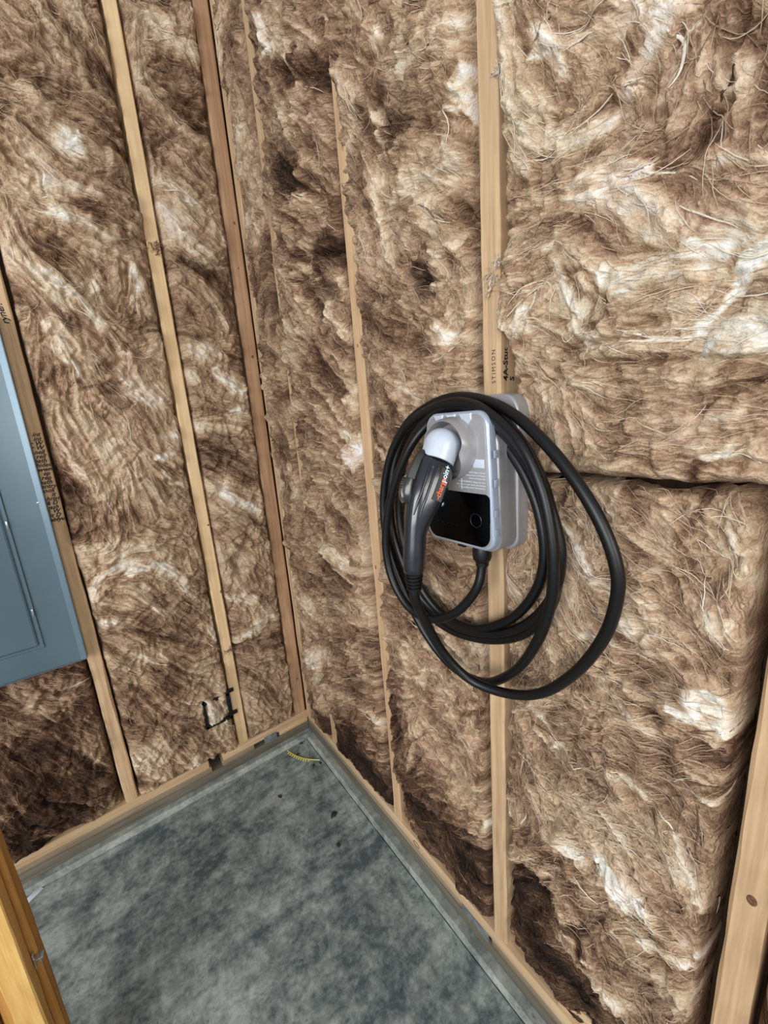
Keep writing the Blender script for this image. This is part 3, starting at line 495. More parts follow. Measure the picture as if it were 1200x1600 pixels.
def lic(DX, DY, noise, steps, stepx):
    """smear a noise field along the fibre direction"""
    n, m_ = noise.shape
    th = .5*np.arctan2(DY, DX); cx = np.cos(th).astype(np.float32); cz = np.sin(th).astype(np.float32)
    I, J = np.meshgrid(np.arange(n, dtype=np.float32), np.arange(m_, dtype=np.float32), indexing='ij')
    acc = noise.copy()
    for sgn in (1, -1):
        i, j = I.copy(), J.copy(); px, pz = cx*sgn, cz*sgn
        for s_ in range(steps):
            i += px*stepx; j += pz*stepx
            ii = np.clip(i.astype(np.int32), 0, n-1); jj = np.clip(j.astype(np.int32), 0, m_-1)
            acc += noise[ii, jj]
            nx, nz_ = cx[ii, jj], cz[ii, jj]
            f = np.sign(nx*px+nz_*pz); f[f == 0] = 1
            px, pz = nx*f, nz_*f
    acc -= acc.mean(); acc /= acc.std()+1e-9
    return np.clip(acc, -2.5, 2.5)
def interp(tab, x):
    t = sorted(tab); return np.interp(x, [a for a, b in t], [b for a, b in t])
def to_world(wall, U, Z, H):
    if wall == 'L': return np.stack([U, W-H, Z], -1)
    return np.stack([W-H, U, Z], -1)

PRESS = [('R', -1.110, -.935, 1.115, 1.395, .001), ('R', -1.20, -.87, 1.0, 1.38, .016), ('L', -1.07, -.66, .70, 1.75, .0)]
def batt(wall, label, ua, ub, za, zb, res=.003, ova=((0, -.001),), ovb=((0, -.001),), zat=None, zbt=None, base=.004, tone0=0.0, seed=1,
         swirl=1.0, vert=1.0, relief=1.0, n_str=1500, n_lock=60, drop_top=True, lift=1.0, bulge=.012):
    """one insulation batt: fibrous sheet puffed out of a stud bay. ua < ub; ova/ovb = overhang over the studs against height"""
    nz_ = int((zb-za)/res); nu = int((ub-ua)/res)+2
    tz = np.linspace(0, 1, nz_); tu = np.linspace(0, 1, nu)
    TU, TZ = np.meshgrid(tu, tz, indexing='ij')
    # heights of bottom and top edge may slope
    u_lin = ua+(ub-ua)*TU
    Zb = interp(zat, u_lin) if zat else za+0*TU
    Zt = interp(zbt, u_lin) if zbt else zb+0*TU
    Z = Zb+(Zt-Zb)*TZ
    Z = Z+(fbm(u_lin, Z*0, 20, seed+3, 3)*.006)*np.where(TZ > .5, np.clip((TZ-.9)*10, 0, 1), np.clip((.1-TZ)*10, 0, 1))
    zz = Z
    ja = fbm(zz, zz*0+seed, 7, seed+7, 5, .55)*.008; jb = fbm(zz, zz*0-seed, 7, seed+8, 5, .55)*.008
    Ua = ua-interp(ova, zz)+np.where(interp(ova, zz) > 0, ja, -np.abs(ja)*-.2)
    Ub = ub+interp(ovb, zz)+np.where(interp(ovb, zz) > 0, jb, -np.abs(jb)*.2)
    U = Ua+(Ub-Ua)*TU
    U = U.astype(np.float64)
    strokes, creases = (TONE_L, CREASE_L) if wall == 'L' else (TONE_R, CREASE_R)
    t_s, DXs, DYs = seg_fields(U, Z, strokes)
    ang = math.pi/2+swirl*1.9*fbm(U, Z, 3.2, 31+seed % 3, 3)+swirl*1.5*fbm(U, Z, 11, 77, 3)
    DX = np.cos(2*ang)*vert+2.6*DXs; DY = np.sin(2*ang)*vert+2.6*DYs
    nr = np.hypot(DX, DY)+1e-6; DX /= nr; DY /= nr
    rs = np.random.RandomState(seed+100)
    wn = rs.rand(*U.shape).astype(np.float32)
    Lf = lic(DX, DY, wn, 7, 1.0)
    k = 3
    wc = np.kron(rs.rand((U.shape[0]+k-1)//k, (U.shape[1]+k-1)//k), np.ones((k, k)))[:U.shape[0], :U.shape[1]].astype(np.float32)
    Lc = lic(DX, DY, wc, 12, 1.4)
    k = 8
    wb_ = np.kron(rs.rand((U.shape[0]+k-1)//k, (U.shape[1]+k-1)//k), np.ones((k, k)))[:U.shape[0], :U.shape[1]].astype(np.float32)
    Lb = lic(DX, DY, wb_, 16, 2.4)
    # relief
    qu = U+fbm(U, Z, 9, 211, 3)*.03; qz = Z+fbm(U, Z, 9, 311, 3)*.03
    rid = 1-np.abs(fbm(qu, qz*.75, 11, 411, 3))*2.2
    H = base+bulge+relief*(fbm(U, Z, 5.5, 41, 3)*.011-np.clip(rid, 0, 1)**4*.012+np.abs(fbm(qu, qz, 24, 51, 3))*.012+fbm(qu, qz, 60, 61, 3)*.0030
                      +Lb*.0032+Lc*.0019+Lf*.0009)
    H += crease_field(U, Z, creases)
    for (wl, u0, u1, q0, q1, hm) in PRESS:
        if wl == wall:
            dd = np.hypot(np.maximum(np.maximum(u0-U, U-u1), 0), np.maximum(np.maximum(q0-Z, Z-q1), 0))
            H = np.minimum(H, hm+dd*.8+np.maximum(H-hm, 0)*.12)
    da = (U-Ua); db = (Ub-U); dz0 = Z-Zb; dz1 = Zt-Z
    H -= bulge*1.0*(np.exp(-da/.018)+np.exp(-db/.018))
    ea = np.exp(-da/.0032)+np.exp(-db/.0032)
    H -= np.clip(ea, 0, 1)*.085
    e2 = np.exp(-dz0/.0042)+(np.exp(-dz1/.0042) if drop_top else 0)
    H -= np.clip(e2, 0, 1)*.07
    H = np.maximum(H, -.088)
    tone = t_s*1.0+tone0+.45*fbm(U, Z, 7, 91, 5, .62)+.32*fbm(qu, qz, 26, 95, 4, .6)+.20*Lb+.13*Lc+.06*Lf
    P = to_world(wall, U, Z, H)
    me = bpy.data.meshes.new('insulation_batt')
    nv = nu*nz_; me.vertices.add(nv); me.vertices.foreach_set('co', P.reshape(-1).astype(np.float32))
    idx = np.arange(nv).reshape(nu, nz_)
    a, b, c, d = idx[:-1, :-1].ravel(), idx[1:, :-1].ravel(), idx[1:, 1:].ravel(), idx[:-1, 1:].ravel()
    quads = np.stack([a, b, c, d] if wall == 'L' else [a, d, c, b], -1)
    nf = len(quads); me.loops.add(nf*4); me.polygons.add(nf)
    me.loops.foreach_set('vertex_index', quads.reshape(-1).astype(np.int32))
    me.polygons.foreach_set('loop_start', np.arange(0, nf*4, 4, dtype=np.int32))
    me.update(calc_edges=True); me.shade_smooth()
    at = me.attributes.new('fib', 'FLOAT_COLOR', 'POINT')
    colr = np.stack([np.clip((tone+4)/8, 0, 1), DX*.5+.5, DY*.5+.5, np.ones_like(U)], -1)
    at.data.foreach_set('color', colr.reshape(-1).astype(np.float32))
    o = link('insulation_batt', me, M_WOOL, None, label=label, cat='insulation', group='wool batts filling the stud bays')
    # loose fibres and locks lying along the surface
    def fibres(n, N, step, wid, lf, tadd, curl):
        su = rs.rand(n)*.94+.03; sv = rs.rand(n)*.96+.02
        ci = (su*(nu-1)); cj = (sv*(nz_-1))
        i = ci.astype(int); j = cj.astype(int)
        u = U[i, j].copy(); z = Z[i, j].copy()
        th = .5*np.arctan2(DY[i, j], DX[i, j])+np.where(rs.rand(n) < .5, math.pi, 0)+rs.randn(n)*.25
        dth = rs.randn(n)*curl
        st = step*(.5+rs.rand(n)); wd0 = wid*(.5+rs.rand(n)); lf0 = lf*rs.rand(n)**2*lift
        t0 = tone[i, j]+tadd+rs.randn(n)*.3
        UU = np.zeros((N, n)); ZZ = np.zeros((N, n)); HH = np.zeros((N, n))
        for s_ in range(N):
            # nearest grid cell
            jj = np.clip(((z-Zb[i, 0])/(Zt[i, -1]-Zb[i, 0]+1e-6)*(nz_-1)), 0, nz_-1).astype(int)
            ii = np.clip(((u-Ua[i, jj])/(Ub[i, jj]-Ua[i, jj]+1e-6)*(nu-1)), 0, nu-1).astype(int)
            UU[s_] = u; ZZ[s_] = z; HH[s_] = H[ii, jj]; i = ii
            t2 = .5*np.arctan2(DY[ii, jj], DX[ii, jj])
            df = t2-th; df -= np.round(df/math.pi)*math.pi
            th = th+df*.22+dth+rs.randn(n)*.09
            u = u+np.cos(th)*st; z = z+np.sin(th)*st
            u = np.clip(u, Ua[ii, jj]+.003, Ub[ii, jj]-.003); z = np.clip(z, Zb[ii, 0]+.003, Zt[ii, 0]-.003)
        # keep heights smooth along each strand and above the surface
        Hs = HH.copy()
        for _ in range(3): Hs[1:-1] = .25*Hs[:-2]+.5*Hs[1:-1]+.25*Hs[2:]
        Hs = np.maximum(Hs, HH-.001)
        tt = np.linspace(0, 1, N)[:, None]
        Hs = Hs+.0007+lf0*np.sin(math.pi*tt)
        wv = wd0*np.sin(math.pi*np.clip(tt*.94+.03, 0, 1))**.6
        du = np.gradient(UU, axis=0); dz_ = np.gradient(ZZ, axis=0); L = np.hypot(du, dz_)+1e-7
        pu, pz = -dz_/L, du/L
        V = np.zeros((n, N, 3, 3))
        for q, (sgn, hh) in enumerate(((-1, -.25), (0, .45), (1, -.25))):
            V[:, :, q, :] = to_world(wall, (UU+pu*wv*sgn).T, (ZZ+pz*wv*sgn).T, (Hs+hh*wv).T)
        base_i = (np.arange(n)[:, None, None]*N*3+np.arange(N-1)[None, :, None]*3+np.arange(2)[None, None, :])
        F = np.stack([base_i, base_i+1, base_i+4, base_i+3], -1).reshape(-1, 4)
        C = np.repeat(np.clip((np.minimum(t0, 1.45)+4)/8, 0, 1), N*3)
        return V.reshape(-1, 3), F, C
    parts = [fibres(n_str//2, 10, .0055, .00042, .0025, .25, .07), fibres(n_str//6, 12, .004, .00036, .004, .4, .22),
             fibres(n_lock, 12, .006, .0012, .003, .12, .09)]
    off = 0; Vs = []; Fs = []; Cs = []
    for V, F, C in parts:
        Vs.append(V); Fs.append(F+off); Cs.append(C); off += len(V)
    V = np.concatenate(Vs); F = np.concatenate(Fs); C = np.concatenate(Cs)
    fm = bpy.data.meshes.new('loose_fibres')
    fm.vertices.add(len(V)); fm.vertices.foreach_set('co', V.reshape(-1).astype(np.float32))
    fm.loops.add(len(F)*4); fm.polygons.add(len(F))
    if wall == 'R': F = F[:, ::-1]
    fm.loops.foreach_set('vertex_index', F.reshape(-1).astype(np.int32))
    fm.polygons.foreach_set('loop_start', np.arange(0, len(F)*4, 4, dtype=np.int32))
    fm.update(calc_edges=True); fm.shade_smooth()
    at = fm.attributes.new('fib', 'FLOAT_COLOR', 'POINT')
    at.data.foreach_set('color', np.stack([C, C, C, np.ones_like(C)], -1).reshape(-1).astype(np.float32))
    fo = link('loose_fibres', fm, M_STRAND, o, kind='stuff')
    return o

G = .118
batt('L', 'shade-toned wool batt below the grey electrical panel', -1.036, -.669, G, .98, res=.003, tone0=-.35, seed=21, n_str=1300, n_lock=50, base=-.002)  # low tone stands in for shade on this bay
batt('L', 'widest wool batt on the left wall, between panel stud and pale stud', -.631, -.271, G, TOP-.04, res=.0028, seed=22, swirl=1.25, tone0=.16, n_str=3600, n_lock=330,
     ova=((0, -.003), (.9, -.002), (1.1, .003), (1.3, -.003)), ovb=((0, -.004), (1.8, -.003), (1.95, .006), (2.05, -.003)))
batt('L', 'narrow wool batt between the pale stud and the brown corner stud', -.233, -.0215, G, TOP-.04, res=.003, seed=23, swirl=1.2, tone0=.12, n_str=1900, n_lock=120)
batt('R', 'thin wool strip hard in the room corner', -.203, -.012, G, TOP-.04, res=.0035, seed=24, vert=1.6, n_str=1500, n_lock=80, tone0=-.05, base=.0,
     ova=((0, -.01), (.3, .004), (.8, .0), (1.3, -.002), (3, -.003)), ovb=((0, 0),))
batt('R', 'ragged wool batt above the dark slab, first full bay right of the corner', -.610, -.241, .30, TOP-.04, res=.0028, seed=25, vert=1.5, n_str=3000, n_lock=260, base=.004, relief=1.15, tone0=-.08,
     ova=((0, -.006), (1.2, -.003), (3, -.003)), ovb=((.3, .0), (.36, .0), (.47, .03), (.6, .036), (.95, .034), (1.1, .024), (1.4, .02), (1.6, .012), (1.75, .004), (1.95, .010), (2.1, .004), (2.4, .0)))
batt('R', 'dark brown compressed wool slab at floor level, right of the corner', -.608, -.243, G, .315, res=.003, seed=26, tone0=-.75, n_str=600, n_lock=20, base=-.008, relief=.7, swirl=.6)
batt('R', 'wool batt with one bright white tuft, behind the cable coil', -1.004, -.650, .30, TOP-.04, res=.0026, seed=27, vert=1.3, n_str=3600, n_lock=240, base=.0, zat=((-1.01, .385), (-.85, .33), (-.64, .27)),
     ova=((0, -.004), (3, -.004)), ovb=((.3, .002), (.45, .012), (.6, .004), (.9, .0), (1.35, .000), (1.5, .002), (1.65, .008), (1.75, .018), (1.9, .028), (2.05, .036), (2.2, .045), (2.9, .045)))
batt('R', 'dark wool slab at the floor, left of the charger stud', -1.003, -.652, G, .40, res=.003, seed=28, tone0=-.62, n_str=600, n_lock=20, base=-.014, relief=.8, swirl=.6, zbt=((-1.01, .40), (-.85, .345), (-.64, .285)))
batt('R', 'large creamy upper batt to the right of the charging station', -1.407, -1.048, 1.2535, TOP-.04, res=.0023, seed=29, swirl=.9, n_str=2900, n_lock=120, base=.0, tone0=.30, relief=.9,
     ova=((1.2, -.002), (3, -.003)), ovb=((1.2, -.006), (1.34, -.008), (1.38, -.016), (1.44, -.013), (1.49, .002), (1.53, .008), (1.6, .002), (3, .0)))
batt('R', 'tan batt below the horizontal seam, right of the charging station', -1.401, -1.048, .33, 1.2525, res=.0023, seed=30, swirl=1.0, n_str=3300, n_lock=150, base=-.004, tone0=.12, zat=((-1.41, .15), (-1.30, .26), (-1.19, .395), (-1.13, .435), (-1.04, .38)),
     ova=((.3, -.008), (.6, -.006), (.9, -.003), (1.3, -.002)), ovb=((.1, -.003), (.45, .0), (.7, .002), (1.3, -.003)))
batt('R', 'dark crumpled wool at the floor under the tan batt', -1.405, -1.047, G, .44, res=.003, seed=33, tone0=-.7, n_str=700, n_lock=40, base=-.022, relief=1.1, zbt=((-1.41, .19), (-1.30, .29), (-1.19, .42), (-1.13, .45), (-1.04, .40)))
batt('R', 'wool batt at the right edge, beyond the knotty stud', -1.822, -1.451, G, TOP-.04, res=.005, seed=31, n_str=900, n_lock=60, base=.0, tone0=.25)
batt('R', 'wool batt outside the frame, past the knotty stud', -2.232, -1.861, G, TOP-.04, res=.009, seed=32, n_str=200, n_lock=10)
for a_, b_, s_ in ((-1.446, -1.078, 41), (-1.850, -1.485, 42)):
    batt('L', 'wool batt outside the frame, bay %s of the grey panel' % ('left' if s_ == 41 else 'well left'), a_, b_, G, TOP-.04, res=.009, seed=s_, n_str=200, n_lock=10)
# ---------------------------------------------------------------- electrical panel
pn = empty('electrical_panel', (-0.85, W, .703), 'grey-blue steel electrical panel cover screwed onto the left wall', 'panel')
def pbox(name, a, b, mat, parent, bev=.0, **k):
    me = box_mesh(name, a, b, bev); o = link(name, me, mat, parent, **k)
    return o
def at_parent(o, base): o.matrix_parent_inverse = Matrix.Translation(-Vector(base)); return o
PX0, PX1, PZ0, PZ1 = -1.062, -.6635, .703, 1.70
def frustum(name, x0, x1, z0, z1, yb, yf, bev, wid_r, wid, lip=.004, rim=-.001):
    rings = []
    def rr(a0, a1, b0, b1, y): return [(a0, y, b0), (a1, y, b0), (a1, y, b1), (a0, y, b1)]
    rings.append(rr(x0, x1, z0, z1, yb)); rings.append(rr(x0, x1, z0, z1, yf+lip))
    rings.append(rr(x0+bev*.3, x1-bev*.3, z0+bev*.3, z1-bev*.3, yf-rim))
    rings.append(rr(x0+bev, x1-bev, z0+bev, z1-bev, yf-rim))
    rings.append(rr(x0+wid, x1-wid_r, z0+wid*.2, z1-wid*.2, yf))
    return loft_mesh(name, rings, angle=20)
cov = at_parent(link('cover_plate', frustum('cover_plate', PX0, PX1, PZ0, PZ1, W, 0.0, .003, .0165, .0165, .004, .0060), M_PANEL, pn), pn.location)  # rim slope shaped to catch the key light along the edge
# raised frame round the door opening, then the door leaf
DX0, DX1, DZ0, DZ1 = -.985, -.763, .791, 1.60
def frame_mesh(name, x0, x1, z0, z1, w_, y0, y1):
    rings = []
    for (o, y) in ((w_, y0), (w_*.75, y1), (w_*.25, y1), (0, y0)):
        rings.append([(x0-o, y, z0-o), (x1+o, y, z0-o), (x1+o, y, z1+o), (x0-o, y, z1+o)])
    return loft_mesh(name, rings, False, False, angle=20)
at_parent(link('door_frame', frame_mesh('door_frame', DX0, DX1, DZ0, DZ1, .0125, .0005, -.0035), M_PANEL, cov), (0, 0, 0))
door = at_parent(link('door', frustum('door', DX0, DX1-.002, DZ0+.001, DZ1-.001, .0, -.0055, .003, .0035, .0035, .003), M_PANEL, pn), pn.location)
cov.matrix_parent_inverse = door.matrix_parent_inverse
for z in (.893, 1.156, 1.42):
    h = at_parent(link('hinge_tab', box_mesh('hinge_tab', (-.7585, -.0065, z-.011), (-.7545, -.001, z+.011), .001), M_STEEL, pn), pn.location)
def screw(x, z, y):
    bm = bmesh.new(); bmesh.ops.create_uvsphere(bm, u_segments=16, v_segments=8, radius=.0052)
    for v in bm.verts: v.co = Vector((v.co.x, v.co.z*.55, v.co.y))
    bmesh.ops.translate(bm, verts=bm.verts, vec=(x, y, z))
    s = at_parent(link('screw', bm_mesh('screw', bm), M_STEEL, pn), pn.location)
    link('slot', box_mesh('slot', (x-.004, y-.0033, z-.0006), (x+.004, y-.0022, z+.0006)), M_INK, s)
for x, z in ((-.680, 1.204), (-.675, .726), (-1.045, .726), (-1.045, 1.204), (-.680, 1.66), (-1.045, 1.66)): screw(x, z, .002)

# ---------------------------------------------------------------- pen notes on the panel stud
notes = ['int', 'int', 'r W', 'r W', 'nell', 'rell', 'bath', 'bidet', 'wwwwn', 'ep', 'rep', 'bath', 'entry', 'ook', 'it', 'hrist', '& D', 'wash', '& W', 'it D', 'mmbfyu']
for i, s_ in enumerate(notes):
    z = 1.388-i*.01235
    text_mesh('handwriting', s_, .0165, (.0165 if len(s_) > 4 else .010, -.0006, z-PZ), (1, 0, .02*(i % 3-1)), (.12, 0, 1), M_INK, sl1, 'RIGHT', shear=.25, bold=.0004)
for i in (8, 20):
    z = 1.392-i*.01235
    link('strike_line', box_mesh('strike_line', (-.017, -.0008, z-PZ-.0006), (.017, .0002, z-PZ+.0006)), M_INK, sl1)
text_mesh('handwriting', "ryne/.", .022, (.008, -.0006, 1.685-PZ), (-.12, 0, 1), (-1, 0, -.1), M_INK, sl1, shear=.2, bold=.0004)
# mill stamp on the stud above the charging station (stud local: x = along wall, y = depth)
text_mesh('mill_stamp', 'STIMSON', .0105, (.0105, -.0004, 1.405-PZ), (0, 0, 1), (-1, 0, 0), M_INK, src, spacing=1.35)
text_mesh('mill_stamp', '4A-Stud', .017, (.0193, .021, 1.408-PZ), (0, 0, 1), (0, -1, 0), M_INK, src, bold=.0003)
text_mesh('mill_stamp', 'S', .016, (.0193, .038, 1.408-PZ), (0, 0, 1), (0, -1, 0), M_INK, src, bold=.0003)

# ---------------------------------------------------------------- charging station
YC = -1.021
BASE = Vector((W, YC, 1.125))
ch = empty('charging_station', BASE, 'silver and black car charging station with coiled black cable on the stud', 'charger')
def part(name, me, mat, parent=None, label=None, kind=None):
    o = link(name, me, mat, parent or ch, label=label, kind=kind)
    if (parent or ch) is ch: o.matrix_parent_inverse = Matrix.Translation(-BASE)
    return o
part('rear_housing', prism('rear_housing', rrect(.080, .080, 1.126, 1.386, .026, .030), W-.0005, .001, YC, .004, 4), M_SILVER)
part('middle_housing', prism('middle_housing', rrect(.077, .074, 1.131, 1.334, .026, .026), .001, -.0405, YC, .004, 4), M_SILVER)
def fascia_outline(d=0):
    p = rrect(.0775, .0690, 1.1375, 1.363, .024, .026, 10)
    return inset(p, d) if d else p
front = part('front_cover', prism('front_cover', fascia_outline(), -.0410, -.0575, YC, .005, 5), M_SILVER2)
# slightly recessed satin face, screen, indicator
part('face_plate', prism('face_plate', inset(fascia_outline(), .0055), -.0560, -.0583, YC, .0012, 2), M_SILVER, front)
scr = part('screen', prism('screen', rrect(.0705, .0705, 1.1440, 1.2330, .021, .009, 8), -.0570, -.0592, YC, .001, 2), M_SCREEN, front)
M_MARK = plain('screen_marking', (36, 38, 42), 0.3, 0, 0, 10)
part('indicator_ring', tube('indicator_ring', [(-.0592, YC-.0425+.0115*math.cos(i*math.pi/12), 1.188+.0115*math.sin(i*math.pi/12)) for i in range(25)], .00045, 5, cap=False), M_MARK, front)
for k in range(5):
    part('status_mark', box_mesh('status_mark', (-.0594, YC+.045-.012*k, 1.1735), (-.0590, YC+.0475-.012*k, 1.1743)), M_MARK, front)
# tabs along the rim of the cover
for k, z in enumerate((1.165, 1.197, 1.245, 1.290)):
    part('rim_clip', box_mesh('rim_clip', (-.0555, YC-.0792, z), (-.0465, YC-.0765, z+.012), .0006), M_SILVER2, front)
part('release_tab', box_mesh('release_tab', (-.0565, YC-.013, 1.1345), (-.0495, YC+.003, 1.1395), .001), M_BLACK, front)
# three bevelled pockets at the top, bright facets painted in as pale plastic
for k, (y0, y1) in enumerate(((.046, .024), (.018, -.004), (-.012, -.038))):
    zt, zb = 1.3600, 1.3485 if k == 1 else 1.3440
    vs = []
    for y, z in ((y0, zt), (y1, zt), (y1-.001, zb+.006), ((y0+y1)/2-.004, zb-.004), (y0-.006, zb+.006)):
        vs.append((y, z))
    vs = [(y, z) for y, z in vs][::-1]
    rings = [[(-.0578, YC+y, z) for y, z in vs], [(-.0600, YC+(y-(y0+y1)/2)*.86+(y0+y1)/2, (z-1.352)*.86+1.352) for y, z in vs]]
    part('pocket', loft_mesh('pocket', rings, angle=15), M_DOME, front)
# sticker (left blank) and warning print
M_STICK = plain('pale_sticker', (205, 210, 225), 0.5, 0, 0.02)
part('sticker', box_mesh('sticker', (-.0590, YC-.0615, 1.2745), (-.0581, YC-.0395, 1.2880), .0002), M_STICK, front)
M_PRINT = plain('white_print', (225, 228, 232), 0.6, 0, 0)
yv = (0, -1, 0); zv = (0, 0, 1)
for i, s_ in enumerate(('WARNING: Risk of Shock.', 'Disconnect Source Of Supply', 'before servicing unit.')):
    text_mesh('warning_print', s_, .0040, (-.0587, YC-.0635, 1.2655-i*.0047), yv, zv, M_PRINT, front, 'RIGHT', ext=.0001).matrix_parent_inverse = Matrix()
for i, s_ in enumerate(('AVERTISSEMENT: Risque de choc', 'électrique. Couper toute alimentation', "à l'appareillage avant l'intervention.")):
    text_mesh('warning_print', s_, .0040, (-.0587, YC-.0635, 1.2500-i*.0047), yv, zv, M_PRINT, front, 'RIGHT', ext=.0001)
part('print_rule', box_mesh('print_rule', (-.0590, YC-.0137, 1.2380), (-.0583, YC-.0130, 1.2560)), M_PRINT, front)

# holster: flared collar with a wavy lip, dark well, pale dome over the plug nose
HC = Vector((-.060, YC+.002, 1.3055))
gx = Vector((-.49, 0, -.87)).normalized()          # axis of the plug, away from the holster
gn = Vector((-.87, 0, .49)).normalized()           # outward normal of the plug
def collar():
    n = 96; rings = []
    for (r, x, wav) in ((.0500, .003, 0), (.0495, -.004, 0), (.0485, -.012, .1), (.0470, -.0215, .6), (.0455, -.0248, 1), (.0440, -.0245, 1), (.0415, -.0180, 1), (.0395, -.0080, .8), (.0390, .002, .3)):
        ring = []
        for j in range(n):
            a = 2*math.pi*j/n                     # a=0 towards -y (right in view), pi/2 up
            y = -math.cos(a); z = math.sin(a)
            # lip drops and waves toward the lower right where the plug leaves, opens at the bottom left
            d = math.atan2(math.sin(a-math.radians(-12)), math.cos(a-math.radians(-12)))
            e = math.atan2(math.sin(a-math.radians(-90)), math.cos(a-math.radians(-90)))
            rr_ = r-wav*.0085*math.exp(-(d/.30)**2)+wav*.006*math.exp(-(e/.55)**2)
            xx = x+(.016*math.exp(-(e/.8)**2))*(1 if x < 0 else 0)*min(1, wav+.3)
            ring.append((HC.x+xx, HC.y+y*rr_, HC.z+z*rr_*1.02))
        rings.append(ring)
    return loft_mesh('holster_collar', rings, False, False, 50)
hol = part('holster_collar', collar(), M_SILVER)
wellr = [[(HC.x+x, HC.y-math.cos(2*math.pi*j/48)*r, HC.z+math.sin(2*math.pi*j/48)*r) for j in range(48)] for r, x in ((.0402, .0015), (.038, -.0005), (.012, -.0005))]
part('holster_well', loft_mesh('holster_well', wellr), M_SILVER, hol)
def dome():
    C0 = Vector((-.0845, YC+.002, 1.3125)); R = .0292; rings = []; n = 40
    for i in range(1, 11):
        a = math.pi/2*i/10
        c = C0-gx*R*math.cos(a)*.92; r = R*math.sin(a)
        rings.append([c+(gn*math.cos(2*math.pi*j/n)+Vector((0, 1, 0))*math.sin(2*math.pi*j/n))*r for j in range(n)])
    for k in range(1, 6):
        c = C0+gx*.0056*k; ring = []
        for j in range(n):
            a = 2*math.pi*j/n
            # notch above the latch
            ext = -.012*math.exp(-(math.atan2(math.sin(a-.35), math.cos(a-.35))/.26)**2)*(k/5)
            ring.append(c+gx*ext+(gn*math.cos(a)+Vector((0, 1, 0))*math.sin(a))*(R-.0003*k))
        rings.append(ring)
    last = rings[-1]; rings.append([C0+(Vector(p)-C0)*1.0-(Vector(p)-(C0+gx*.031)).normalized()*.003 for p in last])
    return loft_mesh('nose_dome', rings, True, False, 50)
dm = part('nose_dome', dome(), M_DOME, hol)

# plug: one lofted body, then latch, logo plate, strain relief
conn = empty('connector', BASE, None, None)
for k in ('label', 'category'):
    if k in conn: del conn[k]
bpy.data.objects.remove(conn)
PHI = math.radians(28)
GS = Vector((0, 1, 0))*math.cos(PHI)-gn*math.sin(PHI)
gn = gn*math.cos(PHI)+Vector((0, 1, 0))*math.sin(PHI)
def gun_ring(cx, cz, ax, ry, rn, ex, n=32):
    ax = Vector((ax[0], 0, ax[1])).normalized(); nn = Vector((ax.z, 0, -ax.x))
    if nn.x > 0: nn = -nn
    ys = Vector((0, 1, 0))*math.cos(PHI)-nn*math.sin(PHI); nn = nn*math.cos(PHI)+Vector((0, 1, 0))*math.sin(PHI)
    r = []
    for j in range(n):
        a = 2*math.pi*j/n; c, s_ = math.cos(a), math.sin(a)
        u = abs(c)**(2/ex)*(1 if c >= 0 else -1); v = abs(s_)**(2/ex)*(1 if s_ >= 0 else -1)
        r.append(Vector((cx, YC+.006, cz))+nn*u*rn+ys*v*ry)
    return r
GUN = [(-.093, 1.290, (-.49, -.87), .0225, .0265, 2.6), (-.099, 1.279, (-.49, -.87), .0260, .0300, 3.2), (-.110, 1.259, (-.50, -.87), .0270, .0305, 3.2), (-.121, 1.239, (-.50, -.86), .0268, .0298, 3.2),
       (-.131, 1.221, (-.48, -.88), .0250, .0275, 2.8), (-.1395, 1.204, (-.38, -.92), .0218, .0236, 2.4), (-.1455, 1.190, (-.26, -.97), .0190, .0200, 2.1), (-.149, 1.176, (-.16, -.99), .0176, .0182, 2.0),
       (-.1515, 1.158, (-.12, -.99), .0178, .0184, 2.0), (-.154, 1.138, (-.10, -1), .0180, .0184, 2.0), (-.156, 1.122, (-.08, -1), .0171, .0173, 2.0), (-.157, 1.1145, (-.05, -1), .0160, .0160, 2.0), (-.1571, 1.1125, (-.03, -1), .0135, .0135, 2.0)]
gun = part('plug_handle', loft_mesh('plug_handle', [gun_ring(*g) for g in GUN], angle=60), M_GUN, label='dark glossy plug handle seated in the holster')
# long flutes on the side of the plug
for off, rr_ in ((.0145, .0022), (.0045, .0022)):
    pts = []
    for (cx, cz, ax, ry, rn, ex) in GUN[1:6]:
        a_ = Vector((ax[0], 0, ax[1])).normalized(); nn = Vector((a_.z, 0, -a_.x)); nn = -nn if nn.x > 0 else nn
        ys = Vector((0, 1, 0))*math.cos(PHI)-nn*math.sin(PHI); nn = nn*math.cos(PHI)+Vector((0, 1, 0))*math.sin(PHI)
        pts.append(Vector((cx, YC+.006, cz))-ys*(ry+.0002)+nn*off)
    part('flute', tube('flute', pts, [rr_*.6, rr_, rr_, rr_, rr_*.3], 8, 4), M_GUN, gun)
# latch lever with ridged thumb pad
def latch_pt(t, h, y=0.0):
    return Vector((-.096, YC+.006, 1.291))+gx*t+gn*(.0270+h)+GS*y
lv = []
for (t, h, hw, th) in ((-.004, -.002, .0120, .008), (.008, .000, .0135, .012), (.030, .002, .0135, .014), (.046, .003, .0130, .014)):
    c = latch_pt(t, h)
    lv.append([c+gn*th/2+GS*(-hw), c+gn*th/2+GS*(hw), c-gn*th/2+GS*(hw), c-gn*th/2+GS*(-hw)])
lat = part('latch_lever', loft_mesh('latch_lever', lv, angle=30), M_BLACK, gun)
pd = []
for (t, h, hw, th) in ((.042, .0045, .0120, .014), (.056, .0050, .0130, .017), (.070, .0035, .0125, .017), (.080, .001, .0110, .013), (.085, -.002, .0085, .008)):
    c = latch_pt(t, h)
    pd.append([c+gn*th*.5+GS*(-hw*.8), c+gn*th*.5+GS*(hw*.8), c+GS*(hw), c-gn*th*.5+GS*(hw*.8), c-gn*th*.5+GS*(-hw*.8), c+GS*(-hw)])
